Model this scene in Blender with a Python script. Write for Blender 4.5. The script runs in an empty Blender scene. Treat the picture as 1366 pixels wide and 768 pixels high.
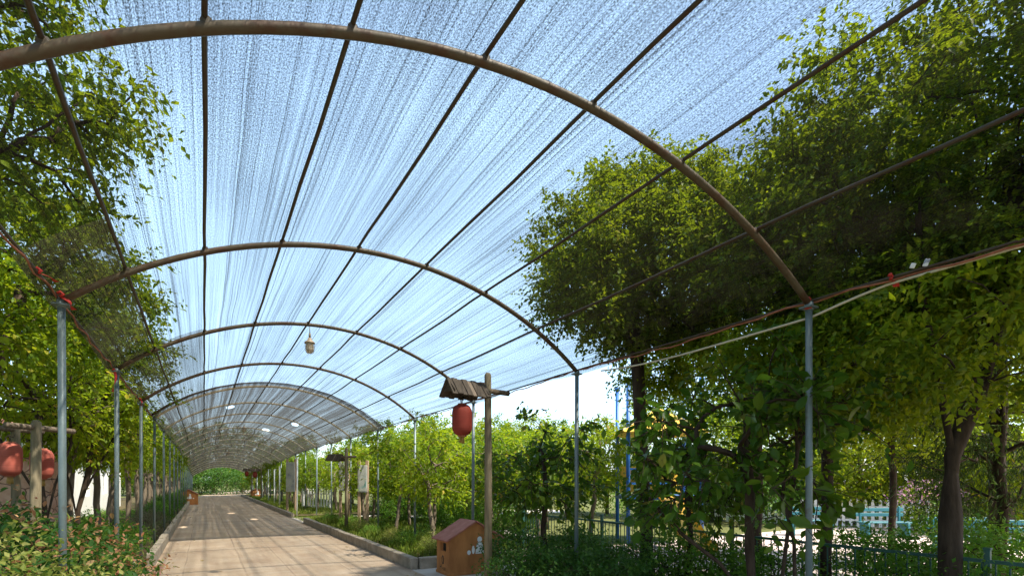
import bpy, bmesh, math, random
import numpy as np
from mathutils import Vector, Matrix
R = math.radians
rnd = random.Random(7)
sc = bpy.context.scene
COL = sc.collection

# ------------------------------------------------------------------ camera
EYE = 1.58
TH = math.atan(411 / 686)                      # camera turned this far from the road's direction (+Y)
CT, ST = math.cos(TH), math.sin(TH)
cam = bpy.data.cameras.new('camera'); camo = bpy.data.objects.new('camera', cam); COL.objects.link(camo)
camo.location = (0, 0, EYE); camo.rotation_euler = (R(90), 0, -TH)
cam.sensor_width = 36; cam.lens = 36 * 686 / 1366; cam.shift_y = 256 / 1366
cam.clip_start = 0.05; cam.clip_end = 2000
sc.camera = camo

def at(px, d):
    """ground position of something seen at photo column px, d metres deep"""
    u = (px - 683) / 686 * d
    return (u * CT + d * ST, d * CT - u * ST)
def zat(py, d):
    return EYE + (640 - py) * d / 686

# ------------------------------------------------------------------ object helpers
def tag(o, label=None, cat=None, group=None, kind=None):
    if label: o['label'] = label
    if cat: o['category'] = cat
    if group: o['group'] = group
    if kind: o['kind'] = kind
    return o
def thing(name, loc=(0, 0, 0), label=None, cat=None, group=None, rz=0):
    o = bpy.data.objects.new(name, None); COL.objects.link(o)
    o.location = loc; o.rotation_euler = (0, 0, rz); o.empty_display_size = .1
    return tag(o, label, cat, group)
def link(name, me, parent=None, mats=()):
    o = bpy.data.objects.new(name, me); COL.objects.link(o)
    for m in mats: me.materials.append(m)
    if parent is not None: o.parent = parent
    return o
def copy_tree(o, parent=None):
    c = o.copy(); COL.objects.link(c); c.parent = parent
    for ch in list(o.children): copy_tree(ch, c)
    return c

class MB:
    """collects shapes and links them as ONE mesh object"""
    def __init__(s): s.v = []; s.f = []; s.mi = []; s.smooth = []
    def add(s, vs, fs, mi=0, smooth=False):
        b = len(s.v); s.v += [tuple(p) for p in vs]
        s.f += [tuple(b + i for i in f) for f in fs]
        s.mi += [mi] * len(fs); s.smooth += [smooth] * len(fs)
        return s
    def box(s, c, size, mi=0, rot=None, bev=0.0):
        bm = bmesh.new(); bmesh.ops.create_cube(bm, size=1.0)
        for v in bm.verts: v.co = Vector((v.co.x * size[0], v.co.y * size[1], v.co.z * size[2]))
        if bev: bmesh.ops.bevel(bm, geom=bm.edges[:], offset=bev, segments=1, affect='EDGES')
        if rot is not None: bmesh.ops.transform(bm, matrix=rot.to_4x4(), verts=bm.verts)
        bm.verts.index_update()
        s.add([v.co + Vector(c) for v in bm.verts], [[v.index for v in f.verts] for f in bm.faces], mi)
        bm.free(); return s
    def tube(s, pts, rad, n=8, mi=0, cap=True):
        pts = [Vector(p) for p in pts]
        if not hasattr(rad, '__len__'): rad = [rad] * len(pts)
        vs = []; ref = None
        for i, p in enumerate(pts):
            t = (pts[min(i + 1, len(pts) - 1)] - pts[max(i - 1, 0)])
            if t.length < 1e-9: t = Vector((0, 0, 1))
            t.normalize()
            if ref is None: ref = Vector((1, 0, 0)) if abs(t.x) < .8 else Vector((0, 1, 0))
            a = (ref - t * ref.dot(t)).normalized(); ref = a; b = t.cross(a)
            for k in range(n):
                an = 2 * math.pi * k / n
                vs.append(p + (a * math.cos(an) + b * math.sin(an)) * rad[i])
        fs = [(i * n + k, i * n + (k + 1) % n, (i + 1) * n + (k + 1) % n, (i + 1) * n + k) for i in range(len(pts) - 1) for k in range(n)]
        if cap: fs += [tuple(range(n))[::-1], tuple((len(pts) - 1) * n + k for k in range(n))]
        return s.add(vs, fs, mi, True)
    def lathe(s, prof, n=20, mi=0, c=(0, 0, 0), wob=None):
        vs = []
        for r, z in prof:
            for k in range(n):
                an = 2 * math.pi * k / n
                rr = r * (wob(k) if wob else 1)
                vs.append((c[0] + rr * math.cos(an), c[1] + rr * math.sin(an), c[2] + z))
        fs = [(i * n + k, i * n + (k + 1) % n, (i + 1) * n + (k + 1) % n, (i + 1) * n + k) for i in range(len(prof) - 1) for k in range(n)]
        return s.add(vs, fs, mi, True)
    def mesh(s, name):
        me = bpy.data.meshes.new(name); me.from_pydata(s.v, [], s.f)
        me.polygons.foreach_set('material_index', s.mi); me.polygons.foreach_set('use_smooth', s.smooth)
        me.update(); return me
    def build(s, name, mats, parent=None):
        if not isinstance(mats, (list, tuple)): mats = [mats]
        return link(name, s.mesh(name), parent, mats)

def np_mesh(name, V, F, mi=None, smooth=False):
    """V (n,3); F list of (m,k) int arrays"""
    me = bpy.data.meshes.new(name)
    me.vertices.add(len(V)); me.vertices.foreach_set('co', np.ascontiguousarray(V, np.float32).ravel())
    loops = np.concatenate([f.ravel() for f in F]).astype(np.int32)
    tot = np.concatenate([np.full(len(f), f.shape[1], np.int32) for f in F])
    start = np.concatenate([[0], np.cumsum(tot)[:-1]]).astype(np.int32)
    me.loops.add(len(loops)); me.loops.foreach_set('vertex_index', loops)
    me.polygons.add(len(tot)); me.polygons.foreach_set('loop_start', start)
    if mi is not None: me.polygons.foreach_set('material_index', mi.astype(np.int32))
    if smooth: me.polygons.foreach_set('use_smooth', np.ones(len(tot), bool))
    me.update(calc_edges=True); return me

# ------------------------------------------------------------------ materials
class NT:
    def __init__(s, name):
        s.m = bpy.data.materials.new(name); s.m.use_nodes = True; s.t = s.m.node_tree; s.t.nodes.clear()
        s.out = s.n('ShaderNodeOutputMaterial')
    def n(s, kind, **kw):
        nd = s.t.nodes.new(kind)
        for k, v in kw.items():
            if k.startswith('i_'): nd.inputs[k[2:].replace('_', ' ')].default_value = v
            else: setattr(nd, k, v)
        return nd
    def l(s, a, b): s.t.links.new(a, b)
    def math(s, op, a, b=None, clamp=False):
        nd = s.n('ShaderNodeMath', operation=op); nd.use_clamp = clamp
        for i, v in enumerate((a, b)):
            if v is None: continue
            if isinstance(v, (int, float)): nd.inputs[i].default_value = v
            else: s.l(v, nd.inputs[i])
        return nd.outputs[0]
    def noise(s, vec, scale, detail=3, rough=.55, scl=None):
        if scl:
            mp = s.n('ShaderNodeMapping'); mp.inputs['Scale'].default_value = scl; s.l(vec, mp.inputs[0]); vec = mp.outputs[0]
        nd = s.n('ShaderNodeTexNoise'); nd.inputs['Scale'].default_value = scale; nd.inputs['Detail'].default_value = detail
        nd.inputs['Roughness'].default_value = rough
        s.l(vec, nd.inputs['Vector']); return nd.outputs['Fac']
    def ramp(s, fac, stops, interp='LINEAR'):
        nd = s.n('ShaderNodeValToRGB'); cr = nd.color_ramp; cr.interpolation = interp
        while len(cr.elements) < len(stops): cr.elements.new(.5)
        for e, (p, c) in zip(cr.elements, stops):
            e.position = p; e.color = (*c, 1) if len(c) == 3 else c
        s.l(fac, nd.inputs[0]); return nd.outputs[0]
    def mix(s, fac, a, b, blend='MIX'):
        nd = s.n('ShaderNodeMix', data_type='RGBA', blend_type=blend)
        if isinstance(fac, (int, float)): nd.inputs[0].default_value = fac
        else: s.l(fac, nd.inputs[0])
        for i, v in ((6, a), (7, b)):
            if isinstance(v, tuple): nd.inputs[i].default_value = (*v, 1)
            else: s.l(v, nd.inputs[i])
        return nd.outputs[2]
    def pos(s): return s.n('ShaderNodeNewGeometry').outputs['Position']
    def obj(s): return s.n('ShaderNodeTexCoord').outputs['Object']
    def bsdf(s, col, rough=.7, metal=0, bump=None, bstr=.3, bdist=.01, spec=.4):
        b = s.n('ShaderNodeBsdfPrincipled')
        if isinstance(col, tuple): b.inputs['Base Color'].default_value = (*col, 1)
        else: s.l(col, b.inputs['Base Color'])
        if isinstance(rough, (int, float)): b.inputs['Roughness'].default_value = rough
        else: s.l(rough, b.inputs['Roughness'])
        b.inputs['Metallic'].default_value = metal; b.inputs['Specular IOR Level'].default_value = spec
        if bump is not None:
            bp = s.n('ShaderNodeBump'); bp.inputs['Strength'].default_value = bstr; bp.inputs['Distance'].default_value = bdist
            s.l(bump, bp.inputs['Height']); s.l(bp.outputs[0], b.inputs['Normal'])
        return b
    def done(s, sh): s.l(sh.outputs[0] if hasattr(sh, 'outputs') else sh, s.out.inputs[0]); return s.m

def simple(name, c0, c1, scale=6, rough=.7, metal=0, bump=.3, stretch=None, detail=4):
    t = NT(name); p = t.obj()
    f = t.noise(p, scale, detail, .6, stretch)
    col = t.ramp(f, [(.3, c0), (.7, c1)])
    return t.done(t.bsdf(col, rough, metal, f, bump, .004))

def leaf_mat(name, stops, trans, tmix=.45, rough=.5, tree_var=.25):
    t = NT(name); g = t.n('ShaderNodeNewGeometry'); oi = t.n('ShaderNodeObjectInfo')
    c = t.ramp(g.outputs['Random Per Island'], stops)
    hs = t.n('ShaderNodeHueSaturation')
    v = t.math('ADD', t.math('MULTIPLY', oi.outputs['Random'], tree_var), 1 - tree_var / 2)
    h = t.math('ADD', t.math('MULTIPLY', oi.outputs['Random'], -.03), .515)
    t.l(v, hs.inputs['Value']); t.l(h, hs.inputs['Hue']); t.l(c, hs.inputs['Color'])
    b = t.bsdf(hs.outputs[0], rough, spec=.18)
    tr = t.n('ShaderNodeBsdfTranslucent')
    tc = t.mix(.6, hs.outputs[0], trans); t.l(tc, tr.inputs[0])
    ms = t.n('ShaderNodeMixShader'); ms.inputs[0].default_value = tmix
    t.l(b.outputs[0], ms.inputs[1]); t.l(tr.outputs[0], ms.inputs[2])
    return t.done(ms)

M = {}
M['leaf_dark'] = leaf_mat('leaf_dark', [(0, (.040, .095, .006)), (.5, (.080, .150, .008)), (.9, (.13, .195, .012)), (1, (.24, .23, .02))], (.28, .42, .01), .5)
M['leaf_camphor'] = leaf_mat('leaf_camphor', [(0, (.050, .110, .006)), (.5, (.105, .175, .008)), (.85, (.18, .225, .012)), (1, (.28, .26, .02))], (.38, .46, .01), .52)
M['leaf_young'] = leaf_mat('leaf_young', [(0, (.040, .095, .006)), (.5, (.080, .145, .009)), (.9, (.15, .20, .012)), (.97, (.30, .24, .02)), (1, (.34, .22, .03))], (.32, .44, .01), .5)
M['leaf_lime'] = leaf_mat('leaf_lime', [(0, (.075, .135, .007)), (.5, (.13, .20, .010)), (.92, (.21, .26, .015)), (.97, (.36, .30, .02)), (1, (.38, .24, .03))], (.46, .55, .01), .52)
M['leaf_magnolia'] = leaf_mat('leaf_magnolia', [(0, (.035, .085, .008)), (.6, (.070, .135, .010)), (.96, (.11, .17, .012)), (.985, (.26, .22, .03)), (1, (.30, .19, .04))], (.12, .25, .02), .4, .35)
M['leaf_shrub'] = leaf_mat('leaf_shrub', [(0, (.022, .070, .012)), (.6, (.045, .115, .018)), (1, (.095, .165, .025))], (.14, .30, .02), .35)
M['leaf_red'] = leaf_mat('leaf_red', [(0, (.36, .12, .06)), (.5, (.48, .22, .12)), (1, (.42, .28, .12))], (.5, .2, .08), .4)
M['leaf_varieg'] = leaf_mat('leaf_varieg', [(0, (.10, .15, .02)), (.5, (.24, .27, .05)), (1, (.40, .38, .12))], (.4, .45, .06), .4)
M['leaf_bright'] = leaf_mat('leaf_bright', [(0, (.05, .14, .015)), (.6, (.09, .19, .02)), (1, (.15, .24, .03))], (.2, .4, .02), .4)
M['leaf_grey'] = leaf_mat('leaf_grey', [(0, (.07, .09, .045)), (.6, (.11, .11, .065)), (1, (.16, .12, .10))], (.2, .2, .1), .35)
M['petal_pink'] = leaf_mat('petal_pink', [(0, (.5, .20, .36)), (1, (.7, .42, .58))], (.7, .4, .5), .4)
M['grass'] = leaf_mat('grass', [(0, (.06, .11, .015)), (.7, (.11, .17, .02)), (1, (.22, .22, .06))], (.3, .4, .03), .4)
M['conifer'] = leaf_mat('conifer', [(0, (.025, .045, .012)), (.8, (.05, .08, .02)), (1, (.12, .09, .03))], (.12, .2, .03), .35)
M['litter'] = leaf_mat('litter', [(0, (.30, .19, .05)), (.6, (.36, .27, .07)), (1, (.20, .12, .06))], (.3, .2, .05), .2)

def bark(name, a, b):
    t = NT(name); p = t.obj()
    f = t.noise(p, 14, 5, .65, (1, 1, .22)); g = t.noise(p, 2.2, 3)
    col = t.mix(g, t.ramp(f, [(.3, a), (.7, b)]), t.ramp(f, [(.3, tuple(x * .8 for x in a)), (.7, tuple(x * .95 for x in b))]))
    return t.done(t.bsdf(col, .9, 0, f, .8, .02, .2))
M['bark_dark'] = bark('bark_dark', (.025, .016, .010), (.075, .052, .035))
M['bark_grey'] = bark('bark_grey', (.085, .065, .045), (.20, .16, .115))

def steel(name, base, rust, amt, rough=.55):
    t = NT(name); p = t.pos()
    f = t.noise(p, 7, 6, .7); g = t.noise(p, 40, 3)
    k = t.ramp(f, [(amt, (0, 0, 0)), (amt + .16, (1, 1, 1))])
    col = t.mix(k, t.mix(g, base, tuple(x * 1.3 for x in base)), t.mix(g, rust, tuple(x * .5 for x in rust)))
    return t.done(t.bsdf(col, rough, .1, g, .25, .002))
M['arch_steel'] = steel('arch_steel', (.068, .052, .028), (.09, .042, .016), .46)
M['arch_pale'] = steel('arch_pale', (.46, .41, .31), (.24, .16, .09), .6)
M['purlin_steel'] = steel('purlin_steel', (.05, .04, .024), (.07, .035, .016), .45)
M['post_steel'] = steel('post_steel', (.115, .15, .15), (.12, .085, .05), .60, .45)
M['white_pole'] = steel('white_pole', (.55, .57, .55), (.3, .2, .12), .66, .4)

def net(name, base_op, dif, tra, holes=(), dens=1.0, coarse=.24):
    t = NT(name)
    uv = t.n('ShaderNodeUVMap').outputs[0]
    s1 = t.noise(uv, 1, 4, .62, (13, .08, 1))
    s2 = t.noise(uv, 1, 3, .6, (95, .18, 1))
    s3 = t.noise(uv, 1, 2, .6, (150, 74, 1))
    s4 = t.noise(uv, 1, 2, .5, (2.2, .35, 1))
    op = t.math('MULTIPLY', t.math('SUBTRACT', s1, .5), coarse)
    op = t.math('ADD', op, t.math('MULTIPLY', t.math('SUBTRACT', s2, .5), .75 * dens))
    op = t.math('ADD', op, t.math('MULTIPLY', t.math('SUBTRACT', s3, .5), 2.0 * dens))
    op = t.math('ADD', op, t.math('MULTIPLY', t.math('SUBTRACT', s4, .5), .35 * dens))
    # single ladders where the knit has closed up into dark threads
    for fx, ly, w in ((34, .05, .22), (64, .08, .24), (105, .12, .2)):
        th = t.ramp(t.noise(uv, 1, 2, .5, (fx, ly, 1)), [(.60, (0, 0, 0)), (.66, (1, 1, 1))])
        op = t.math('ADD', op, t.math('MULTIPLY', th, w))
    op = t.math('ADD', op, base_op)
    op = t.math('MINIMUM', t.math('MAXIMUM', op, .04), .97)
    for (hu, hv, r) in holes:
        ml = t.n('ShaderNodeVectorMath', operation='MULTIPLY'); t.l(uv, ml.inputs[0]); ml.inputs[1].default_value = (1, .3, 1)
        sp = t.n('ShaderNodeVectorMath', operation='DISTANCE'); t.l(ml.outputs[0], sp.inputs[0]); sp.inputs[1].default_value = (hu, hv * .3, 0)
        wob = t.math('ADD', sp.outputs['Value'], t.math('MULTIPLY', t.math('SUBTRACT', t.noise(uv, 9, 2), .5), r * .9))
        op = t.math('MULTIPLY', op, t.math('GREATER_THAN', wob, r))
    d = t.n('ShaderNodeBsdfDiffuse'); d.inputs[0].default_value = (*dif, 1)
    tr = t.n('ShaderNodeBsdfTranslucent'); tr.inputs[0].default_value = (*tra, 1)
    a = t.n('ShaderNodeMixShader'); a.inputs[0].default_value = .5
    t.l(d.outputs[0], a.inputs[1]); t.l(tr.outputs[0], a.inputs[2])
    tp = t.n('ShaderNodeBsdfTransparent')
    m = t.n('ShaderNodeMixShader'); t.l(op, m.inputs[0]); t.l(tp.outputs[0], m.inputs[1]); t.l(a.outputs[0], m.inputs[2])
    return t.done(m)

def road_mat():
    t = NT('road_concrete'); p = t.pos()
    sx = t.n('ShaderNodeSeparateXYZ'); t.l(p, sx.inputs[0]); X, Y = sx.outputs[0], sx.outputs[1]
    f1 = t.noise(p, 1.1, 5, .6); f2 = t.noise(p, 1, 4, .6, (5, .5, 1)); f3 = t.noise(p, 90, 3, .7); f4 = t.noise(p, 1, 4, .6, (.7, 4.5, 1))
    col = t.ramp(f1, [(.25, (.29, .21, .14)), (.5, (.36, .275, .19)), (.75, (.45, .355, .26))])
    col = t.mix(t.ramp(f2, [(.45, (0, 0, 0)), (.75, (.55, .55, .55))]), col, (.25, .165, .11))
    col = t.mix(t.ramp(f4, [(.5, (0, 0, 0)), (.72, (.45, .45, .45))]), col, (.44, .37, .29))
    col = t.mix(.35, col, t.ramp(f3, [(.3, (.2, .2, .2)), (.7, (.8, .8, .8))]), 'OVERLAY')
    wx = t.math('ADD', X, t.math('MULTIPLY', t.math('SUBTRACT', t.noise(p, .35, 2), .5), .07))
    line = None
    for x0, w in ((-.30, .010), (.62, .016), (1.30, .012), (2.2, .010)):
        k = t.math('LESS_THAN', t.math('ABSOLUTE', t.math('SUBTRACT', wx, x0)), w)
        line = k if line is None else t.math('MAXIMUM', line, k)
    yy = t.math('ADD', Y, t.math('MULTIPLY', t.math('SUBTRACT', t.noise(p, .8, 2), .5), .1))
    k = t.math('LESS_THAN', t.math('ABSOLUTE', t.math('SUBTRACT', t.math('MODULO', t.math('ADD', yy, 101.3), 4.5), 2.2)), .014)
    line = t.math('MAXIMUM', line, k)
    line = t.math('MULTIPLY', line, t.ramp(t.noise(p, .9, 3), [(.35, (.08, .08, .08)), (.65, (.6, .6, .6))]))
    col = t.mix(line, col, (.13, .095, .07))
    hgt = t.math('SUBTRACT', f3, line)
    return t.done(t.bsdf(col, .85, 0, hgt, .35, .006, .3))
M['road'] = road_mat()
def mixed_ground(name, a, b, c, s=1.2):
    t = NT(name); p = t.pos()
    f = t.noise(p, s, 6, .65); g = t.noise(p, 25, 4, .7)
    col = t.mix(g, t.ramp(f, [(.3, a), (.6, b)]), c)
    return t.done(t.bsdf(col, .95, 0, g, .8, .03, .1))
M['soil'] = mixed_ground('soil', (.075, .05, .03), (.12, .085, .05), (.06, .06, .025))
M['ground'] = mixed_ground('ground_grass', (.06, .09, .02), (.10, .13, .03), (.13, .11, .05), .5)
M['kerb'] = simple('kerb_concrete', (.20, .165, .12), (.36, .31, .24), 5, .9, 0, .6)
M['paving_red'] = simple('red_paving', (.28, .13, .09), (.36, .21, .15), 4, .9)
M['path'] = simple('pale_paving', (.42, .38, .32), (.55, .50, .44), 2, .9)
M['play_floor'] = simple('pink_play_floor', (.50, .38, .32), (.62, .50, .43), 1.2, .9)
M['wood_old'] = simple('weathered_wood', (.07, .05, .032), (.20, .155, .11), 9, .85, 0, .7, (6, 6, .6))
M['wood_pole'] = simple('wood_pole', (.10, .08, .045), (.20, .165, .10), 8, .8, 0, .5, (5, 5, .5))
M['wood_plank'] = simple('wood_plank', (.035, .027, .019), (.09, .07, .05), 9, .85, 0, .7, (8, 1.0, 1.0))
M['wood_plank_pale'] = simple('wood_plank_pale', (.14, .11, .08), (.22, .17, .125), 9, .85, 0, .5, (8, 1.0, 1.0))
M['hut_wall'] = simple('ochre_paint', (.30, .115, .034), (.50, .205, .062), 3, .85, 0, .3, (2, 2, .7), 6)
M['hut_roof'] = simple('terracotta_roof', (.30, .105, .07), (.42, .17, .12), 7, .85)
M['dark_hole'] = simple('dark_inside', (.012, .010, .008), (.03, .025, .02), 5, .9)
M['black_paint'] = simple('black_paint', (.02, .015, .012), (.06, .04, .03), 9, .8)
M['white_paint'] = simple('white_paint', (.68, .68, .66), (.82, .82, .80), 5, .6)
M['plaster'] = simple('white_plaster', (.70, .68, .63), (.82, .80, .76), 1.5, .9)
M['green_fence'] = simple('green_fence_paint', (.012, .055, .045), (.03, .10, .075), 8, .5)
M['blue'] = simple('blue_paint', (.012, .09, .30), (.02, .13, .38), 3, .4)
M['yellow'] = simple('yellow_paint', (.62, .36, .03), (.72, .46, .05), 3, .4)
M['teal'] = simple('teal_paint', (.012, .10, .125), (.022, .15, .175), 3, .5)
M['glass_dark'] = simple('dark_glass', (.03, .035, .04), (.06, .07, .075), 2, .15)
M['rope'] = simple('twine', (.22, .07, .04), (.36, .15, .08), 20, .9)
M['ribbon'] = simple('red_ribbon', (.36, .016, .012), (.48, .035, .022), 10, .6)
M['cable'] = simple('pale_cable', (.50, .46, .34), (.62, .58, .45), 10, .55)
M['lamp_cap'] = simple('lamp_cap', (.30, .23, .15), (.42, .33, .23), 10, .5)
M['brass'] = simple('dull_wire', (.16, .12, .07), (.26, .2, .12), 10, .5, .4)
def lamp_glass():
    t = NT('frosted_glass')
    b = t.bsdf((.75, .68, .55), .35, spec=.5); tr = t.n('ShaderNodeBsdfTranslucent'); tr.inputs[0].default_value = (.8, .72, .58, 1)
    ms = t.n('ShaderNodeMixShader'); ms.inputs[0].default_value = .6; t.l(b.outputs[0], ms.inputs[1]); t.l(tr.outputs[0], ms.inputs[2])
    return t.done(ms)
M['lamp_glass'] = lamp_glass()
def lantern_mat(name, a, b_):
    t = NT(name); p = t.obj()
    f = t.noise(p, 5, 4); w = t.noise(p, 1, 2, .5, (2, 2, 160))
    col = t.ramp(f, [(.3, a), (.7, b_)]); col = t.mix(.25, col, t.ramp(w, [(.4, (.3, .3, .3)), (.6, (.7, .7, .7))]), 'OVERLAY')
    b = t.bsdf(col, .75, 0, w, .3, .004); tr = t.n('ShaderNodeBsdfTranslucent'); t.l(col, tr.inputs[0])
    ms = t.n('ShaderNodeMixShader'); ms.inputs[0].default_value = .35; t.l(b.outputs[0], ms.inputs[1]); t.l(tr.outputs[0], ms.inputs[2])
    return t.done(ms)
M['lantern'] = lantern_mat('red_lantern_cloth', (.24, .032, .02), (.33, .055, .035))
M['lantern_faded'] = lantern_mat('faded_lantern_cloth', (.40, .085, .055), (.50, .14, .10))
def stone_mat():
    t = NT('pink_stone'); p = t.obj()
    vo = t.n('ShaderNodeTexVoronoi', feature='DISTANCE_TO_EDGE'); vo.inputs['Scale'].default_value = 3.2
    mp = t.n('ShaderNodeMapping'); mp.inputs['Scale'].default_value = (.8, .8, 1.5); t.l(p, mp.inputs[0])
    nz = t.n('ShaderNodeTexNoise'); nz.inputs['Scale'].default_value = 4; t.l(mp.outputs[0], nz.inputs['Vector'])
    ad = t.n('ShaderNodeMix', data_type='RGBA'); ad.inputs[0].default_value = .12; t.l(mp.outputs[0], ad.inputs[6]); t.l(nz.outputs['Color'], ad.inputs[7])
    t.l(ad.outputs[2], vo.inputs['Vector'])
    e = t.ramp(vo.outputs['Distance'], [(.0, (0, 0, 0)), (.035, (1, 1, 1))])
    f = t.noise(p, 9, 5, .65)
    col = t.mix(e, (.07, .04, .03), t.ramp(f, [(.3, (.52, .28, .20)), (.7, (.66, .42, .33))]))
    return t.done(t.bsdf(col, .9, 0, e, .8, .03, .2))
M['stone'] = stone_mat()
def poster_mat(name, seed, tint):
    t = NT(name); p = t.obj()
    mp = t.n('ShaderNodeMapping'); mp.inputs['Location'].default_value = (seed * 3.1, 0, seed * 1.7); t.l(p, mp.inputs[0])
    f = t.noise(mp.outputs[0], 3.2, 3); g = t.noise(mp.outputs[0], 1, 2, .5, (22, 1, 90))
    col = t.ramp(f, [(.35, (.42, .43, .39)), (.52, (.34, .36, .31)), (.58, tint), (.72, tuple(x * .5 for x in tint))])
    col = t.mix(t.ramp(g, [(.52, (0, 0, 0)), (.6, (.45, .45, .45))]), col, (.18, .18, .17))
    return t.done(t.bsdf(col, .5))

# ------------------------------------------------------------------ setting
def sheet(name, x0, x1, y0, y1, z, mat, kind='structure', step=None):
    me = bpy.data.meshes.new(name); me.from_pydata([(x0, y0, z), (x1, y0, z), (x1, y1, z), (x0, y1, z)], [], [(0, 1, 2, 3)])
    return tag(link(name, me, None, [mat]), kind=kind)
sheet('ground', -400, 400, -300, 700, -.012, M['ground'])
def road_edges(y):                                # the road bends gently to the right beyond the tunnel
    b = max(0, y - 50) ** 2 * .004
    return -.78 + b, 3.15 + b
ys = [-12, 0, 11.6, 20, 35, 50, 56, 62, 68, 74, 80, 90, 100]
mb = MB(); vs = []
for y in ys:
    a, b = road_edges(y)
    if y < 11.5: a = -1.02
    vs += [(a, y, 0), (b, y, 0)]
mb.add(vs, [(2 * i, 2 * i + 1, 2 * i + 3, 2 * i + 2) for i in range(len(ys) - 1)])
tag(mb.build('road', M['road']), kind='structure')
sheet('paving_strip', -1.02, -.62, 9.4, 11.58, .005, M['paving_red'])
sheet('path', 3.15, 16, 20.4, 23.4, -.004, M['path'])
sheet('side_path', 7.2, 8.2, 12, 20.3, -.003, M['path'])
sheet('playground_floor', 6.6, 24, -14, 9.5, .0, M['play_floor']).location.z = -.006
sheet('entrance_floor', 3.15, 5.6, 6.55, 8.7, -.001, M['path'])
def bed(name, x0, x1, y0, y1, h=.1):
    # soil mounded a little, irregular
    nx, ny = max(3, int((x1 - x0) / .4)), max(3, int((y1 - y0) / .5)); vs = []
    for j in range(ny + 1):
        for i in range(nx + 1):
            e = min(i, nx - i, 2) / 2 * min(j, ny - j, 1)
            vs.append((x0 + (x1 - x0) * i / nx, y0 + (y1 - y0) * j / ny, .06 + e * (h * .5 + rnd.random() * .05)))
    fs = [(j * (nx + 1) + i, j * (nx + 1) + i + 1, (j + 1) * (nx + 1) + i + 1, (j + 1) * (nx + 1) + i) for j in range(ny) for i in range(nx)]
    return tag(MB().add(vs, fs, 0, True).build(name, M['soil']), kind='structure')
bed('planting_bed_left_near', -6, -1.14, -6, 11.6)
bed('planting_bed_left_far', -6, -.92, 11.75, 56)
bed('planting_bed_right_near', 3.9, 5.9, -10, 6.5)
bed('planting_bed_right_mid', 3.28, 6.8, 8.85, 20.2)
bed('planting_bed_right_far', 3.28, 7.5, 23.6, 58)
def kerb(name, pts, w, h, joint=1.0):
    mb = MB()
    for (a, b) in zip(pts[:-1], pts[1:]):
        a = Vector((*a, 0)); b = Vector((*b, 0)); n = max(1, round((b - a).length / joint)); d = (b - a) / n
        ang = math.atan2(d.y, d.x)
        for i in range(n):
            c = a + d * (i + .5)
            hh = h + rnd.uniform(-.008, .008)
            mb.box((c.x + rnd.uniform(-.006, .006), c.y, hh / 2 - .01), (d.length - .008, w, hh + .02), 0, Matrix.Rotation(ang + rnd.uniform(-.006, .006), 3, 'Z'), .012)
    return tag(mb.build(name, M['kerb']), kind='structure')
kerb('kerb_left_near', [(-1.08, -8), (-1.08, 11.5)], .12, .16)
kerb('kerb_left_far', [(-.85, 11.66), (-.85, 50), (-.78, 56)], .14, .22)
kerb('kerb_right_mid', [(3.22, 8.75), (3.22, 20.3)], .14, .20)
kerb('kerb_right_mid_end', [(3.3, 8.75), (6.7, 8.75)], .14, .20)
kerb('kerb_right_far', [(3.22, 23.5), (3.22, 58)], .14, .18)
kerb('kerb_right_near', [(3.83, -9), (3.83, 6.5)], .12, .14)

# ------------------------------------------------------------------ shade tunnel
XC, HW, ZE, RISE = 1.61, 2.58, EYE + 1.42, .95
RA = (HW * HW + RISE * RISE) / (2 * RISE); A0 = math.asin(HW / RA)
def drop(y): return .017 * (max(0, y - 26) ** 2) / (max(0, y - 26) + 8) * 2.3     # the line steps down towards its far end
def arch_pt(a, y, dr=0):                             # a: -1 left eave .. 1 right eave
    th = a * A0
    return (XC + (RA + dr) * math.sin(th), y, ZE + RISE - RA + (RA + dr) * math.cos(th) - drop(y))
AY = [2.33 + 3.01 * k for k in range(-2, 20)]
END = AY[-1] + .4
tunnel = thing('shade_tunnel', (XC, 0, 0), 'long arched steel tunnel with grey shade net stretched over the concrete road', 'shade tunnel')
def inv_parent(o):
    o.parent = tunnel; o.matrix_parent_inverse = Matrix.Translation((-XC, 0, 0)); return o
def wav(y): return 0 if y < 22 else .11 * math.sin(y * .9) * min(1, (y - 22) / 10)
PX = [-.54, .02, .65, 1.37, 2.10, 2.83, 3.56]
purl = [math.asin((x - XC) / RA) / A0 for x in PX]
for k, y in enumerate(AY):
    dz = rnd.uniform(-.015, .015); dy = 0 if k < 6 else rnd.uniform(-.12, .12)
    n = 36
    sk = .46 if k < 3 else 0                        # the nearest hoops stand askew to the road
    yk = lambda t: y + dy + sk * (1 - t) / 2
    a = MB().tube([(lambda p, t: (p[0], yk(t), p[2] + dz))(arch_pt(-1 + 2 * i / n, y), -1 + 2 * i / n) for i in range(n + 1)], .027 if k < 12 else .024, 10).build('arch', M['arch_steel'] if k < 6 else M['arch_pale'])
    inv_parent(a)
    for q in purl if k < 9 else ():
        p = arch_pt(q, y, .02); cl = MB().box((p[0], yk(q), p[2] + dz), (.05, .05, .05), 0, Matrix.Rotation(q * A0, 3, 'Y'), .012).build('clamp', M['purlin_steel']); cl.parent = a
    for s in (-1, 1):
        x = XC + s * HW; lean = rnd.uniform(-.02, .02); yp = y; y = yk(s) - dy; ze = ZE - drop(yp)
        p = MB().tube([(x + lean, y + dy, .02), (x, y + dy, ze + dz - .01)], .026, 10).tube([(x, y + dy, ze + dz - .05), (x, y + dy, ze + dz + .012)], .033, 10)
        p.box((x, y + dy, ze + dz - .03), (.11, .10, .012))
        p = p.build('post', M['post_steel']); p.parent = a; y = yp
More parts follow.
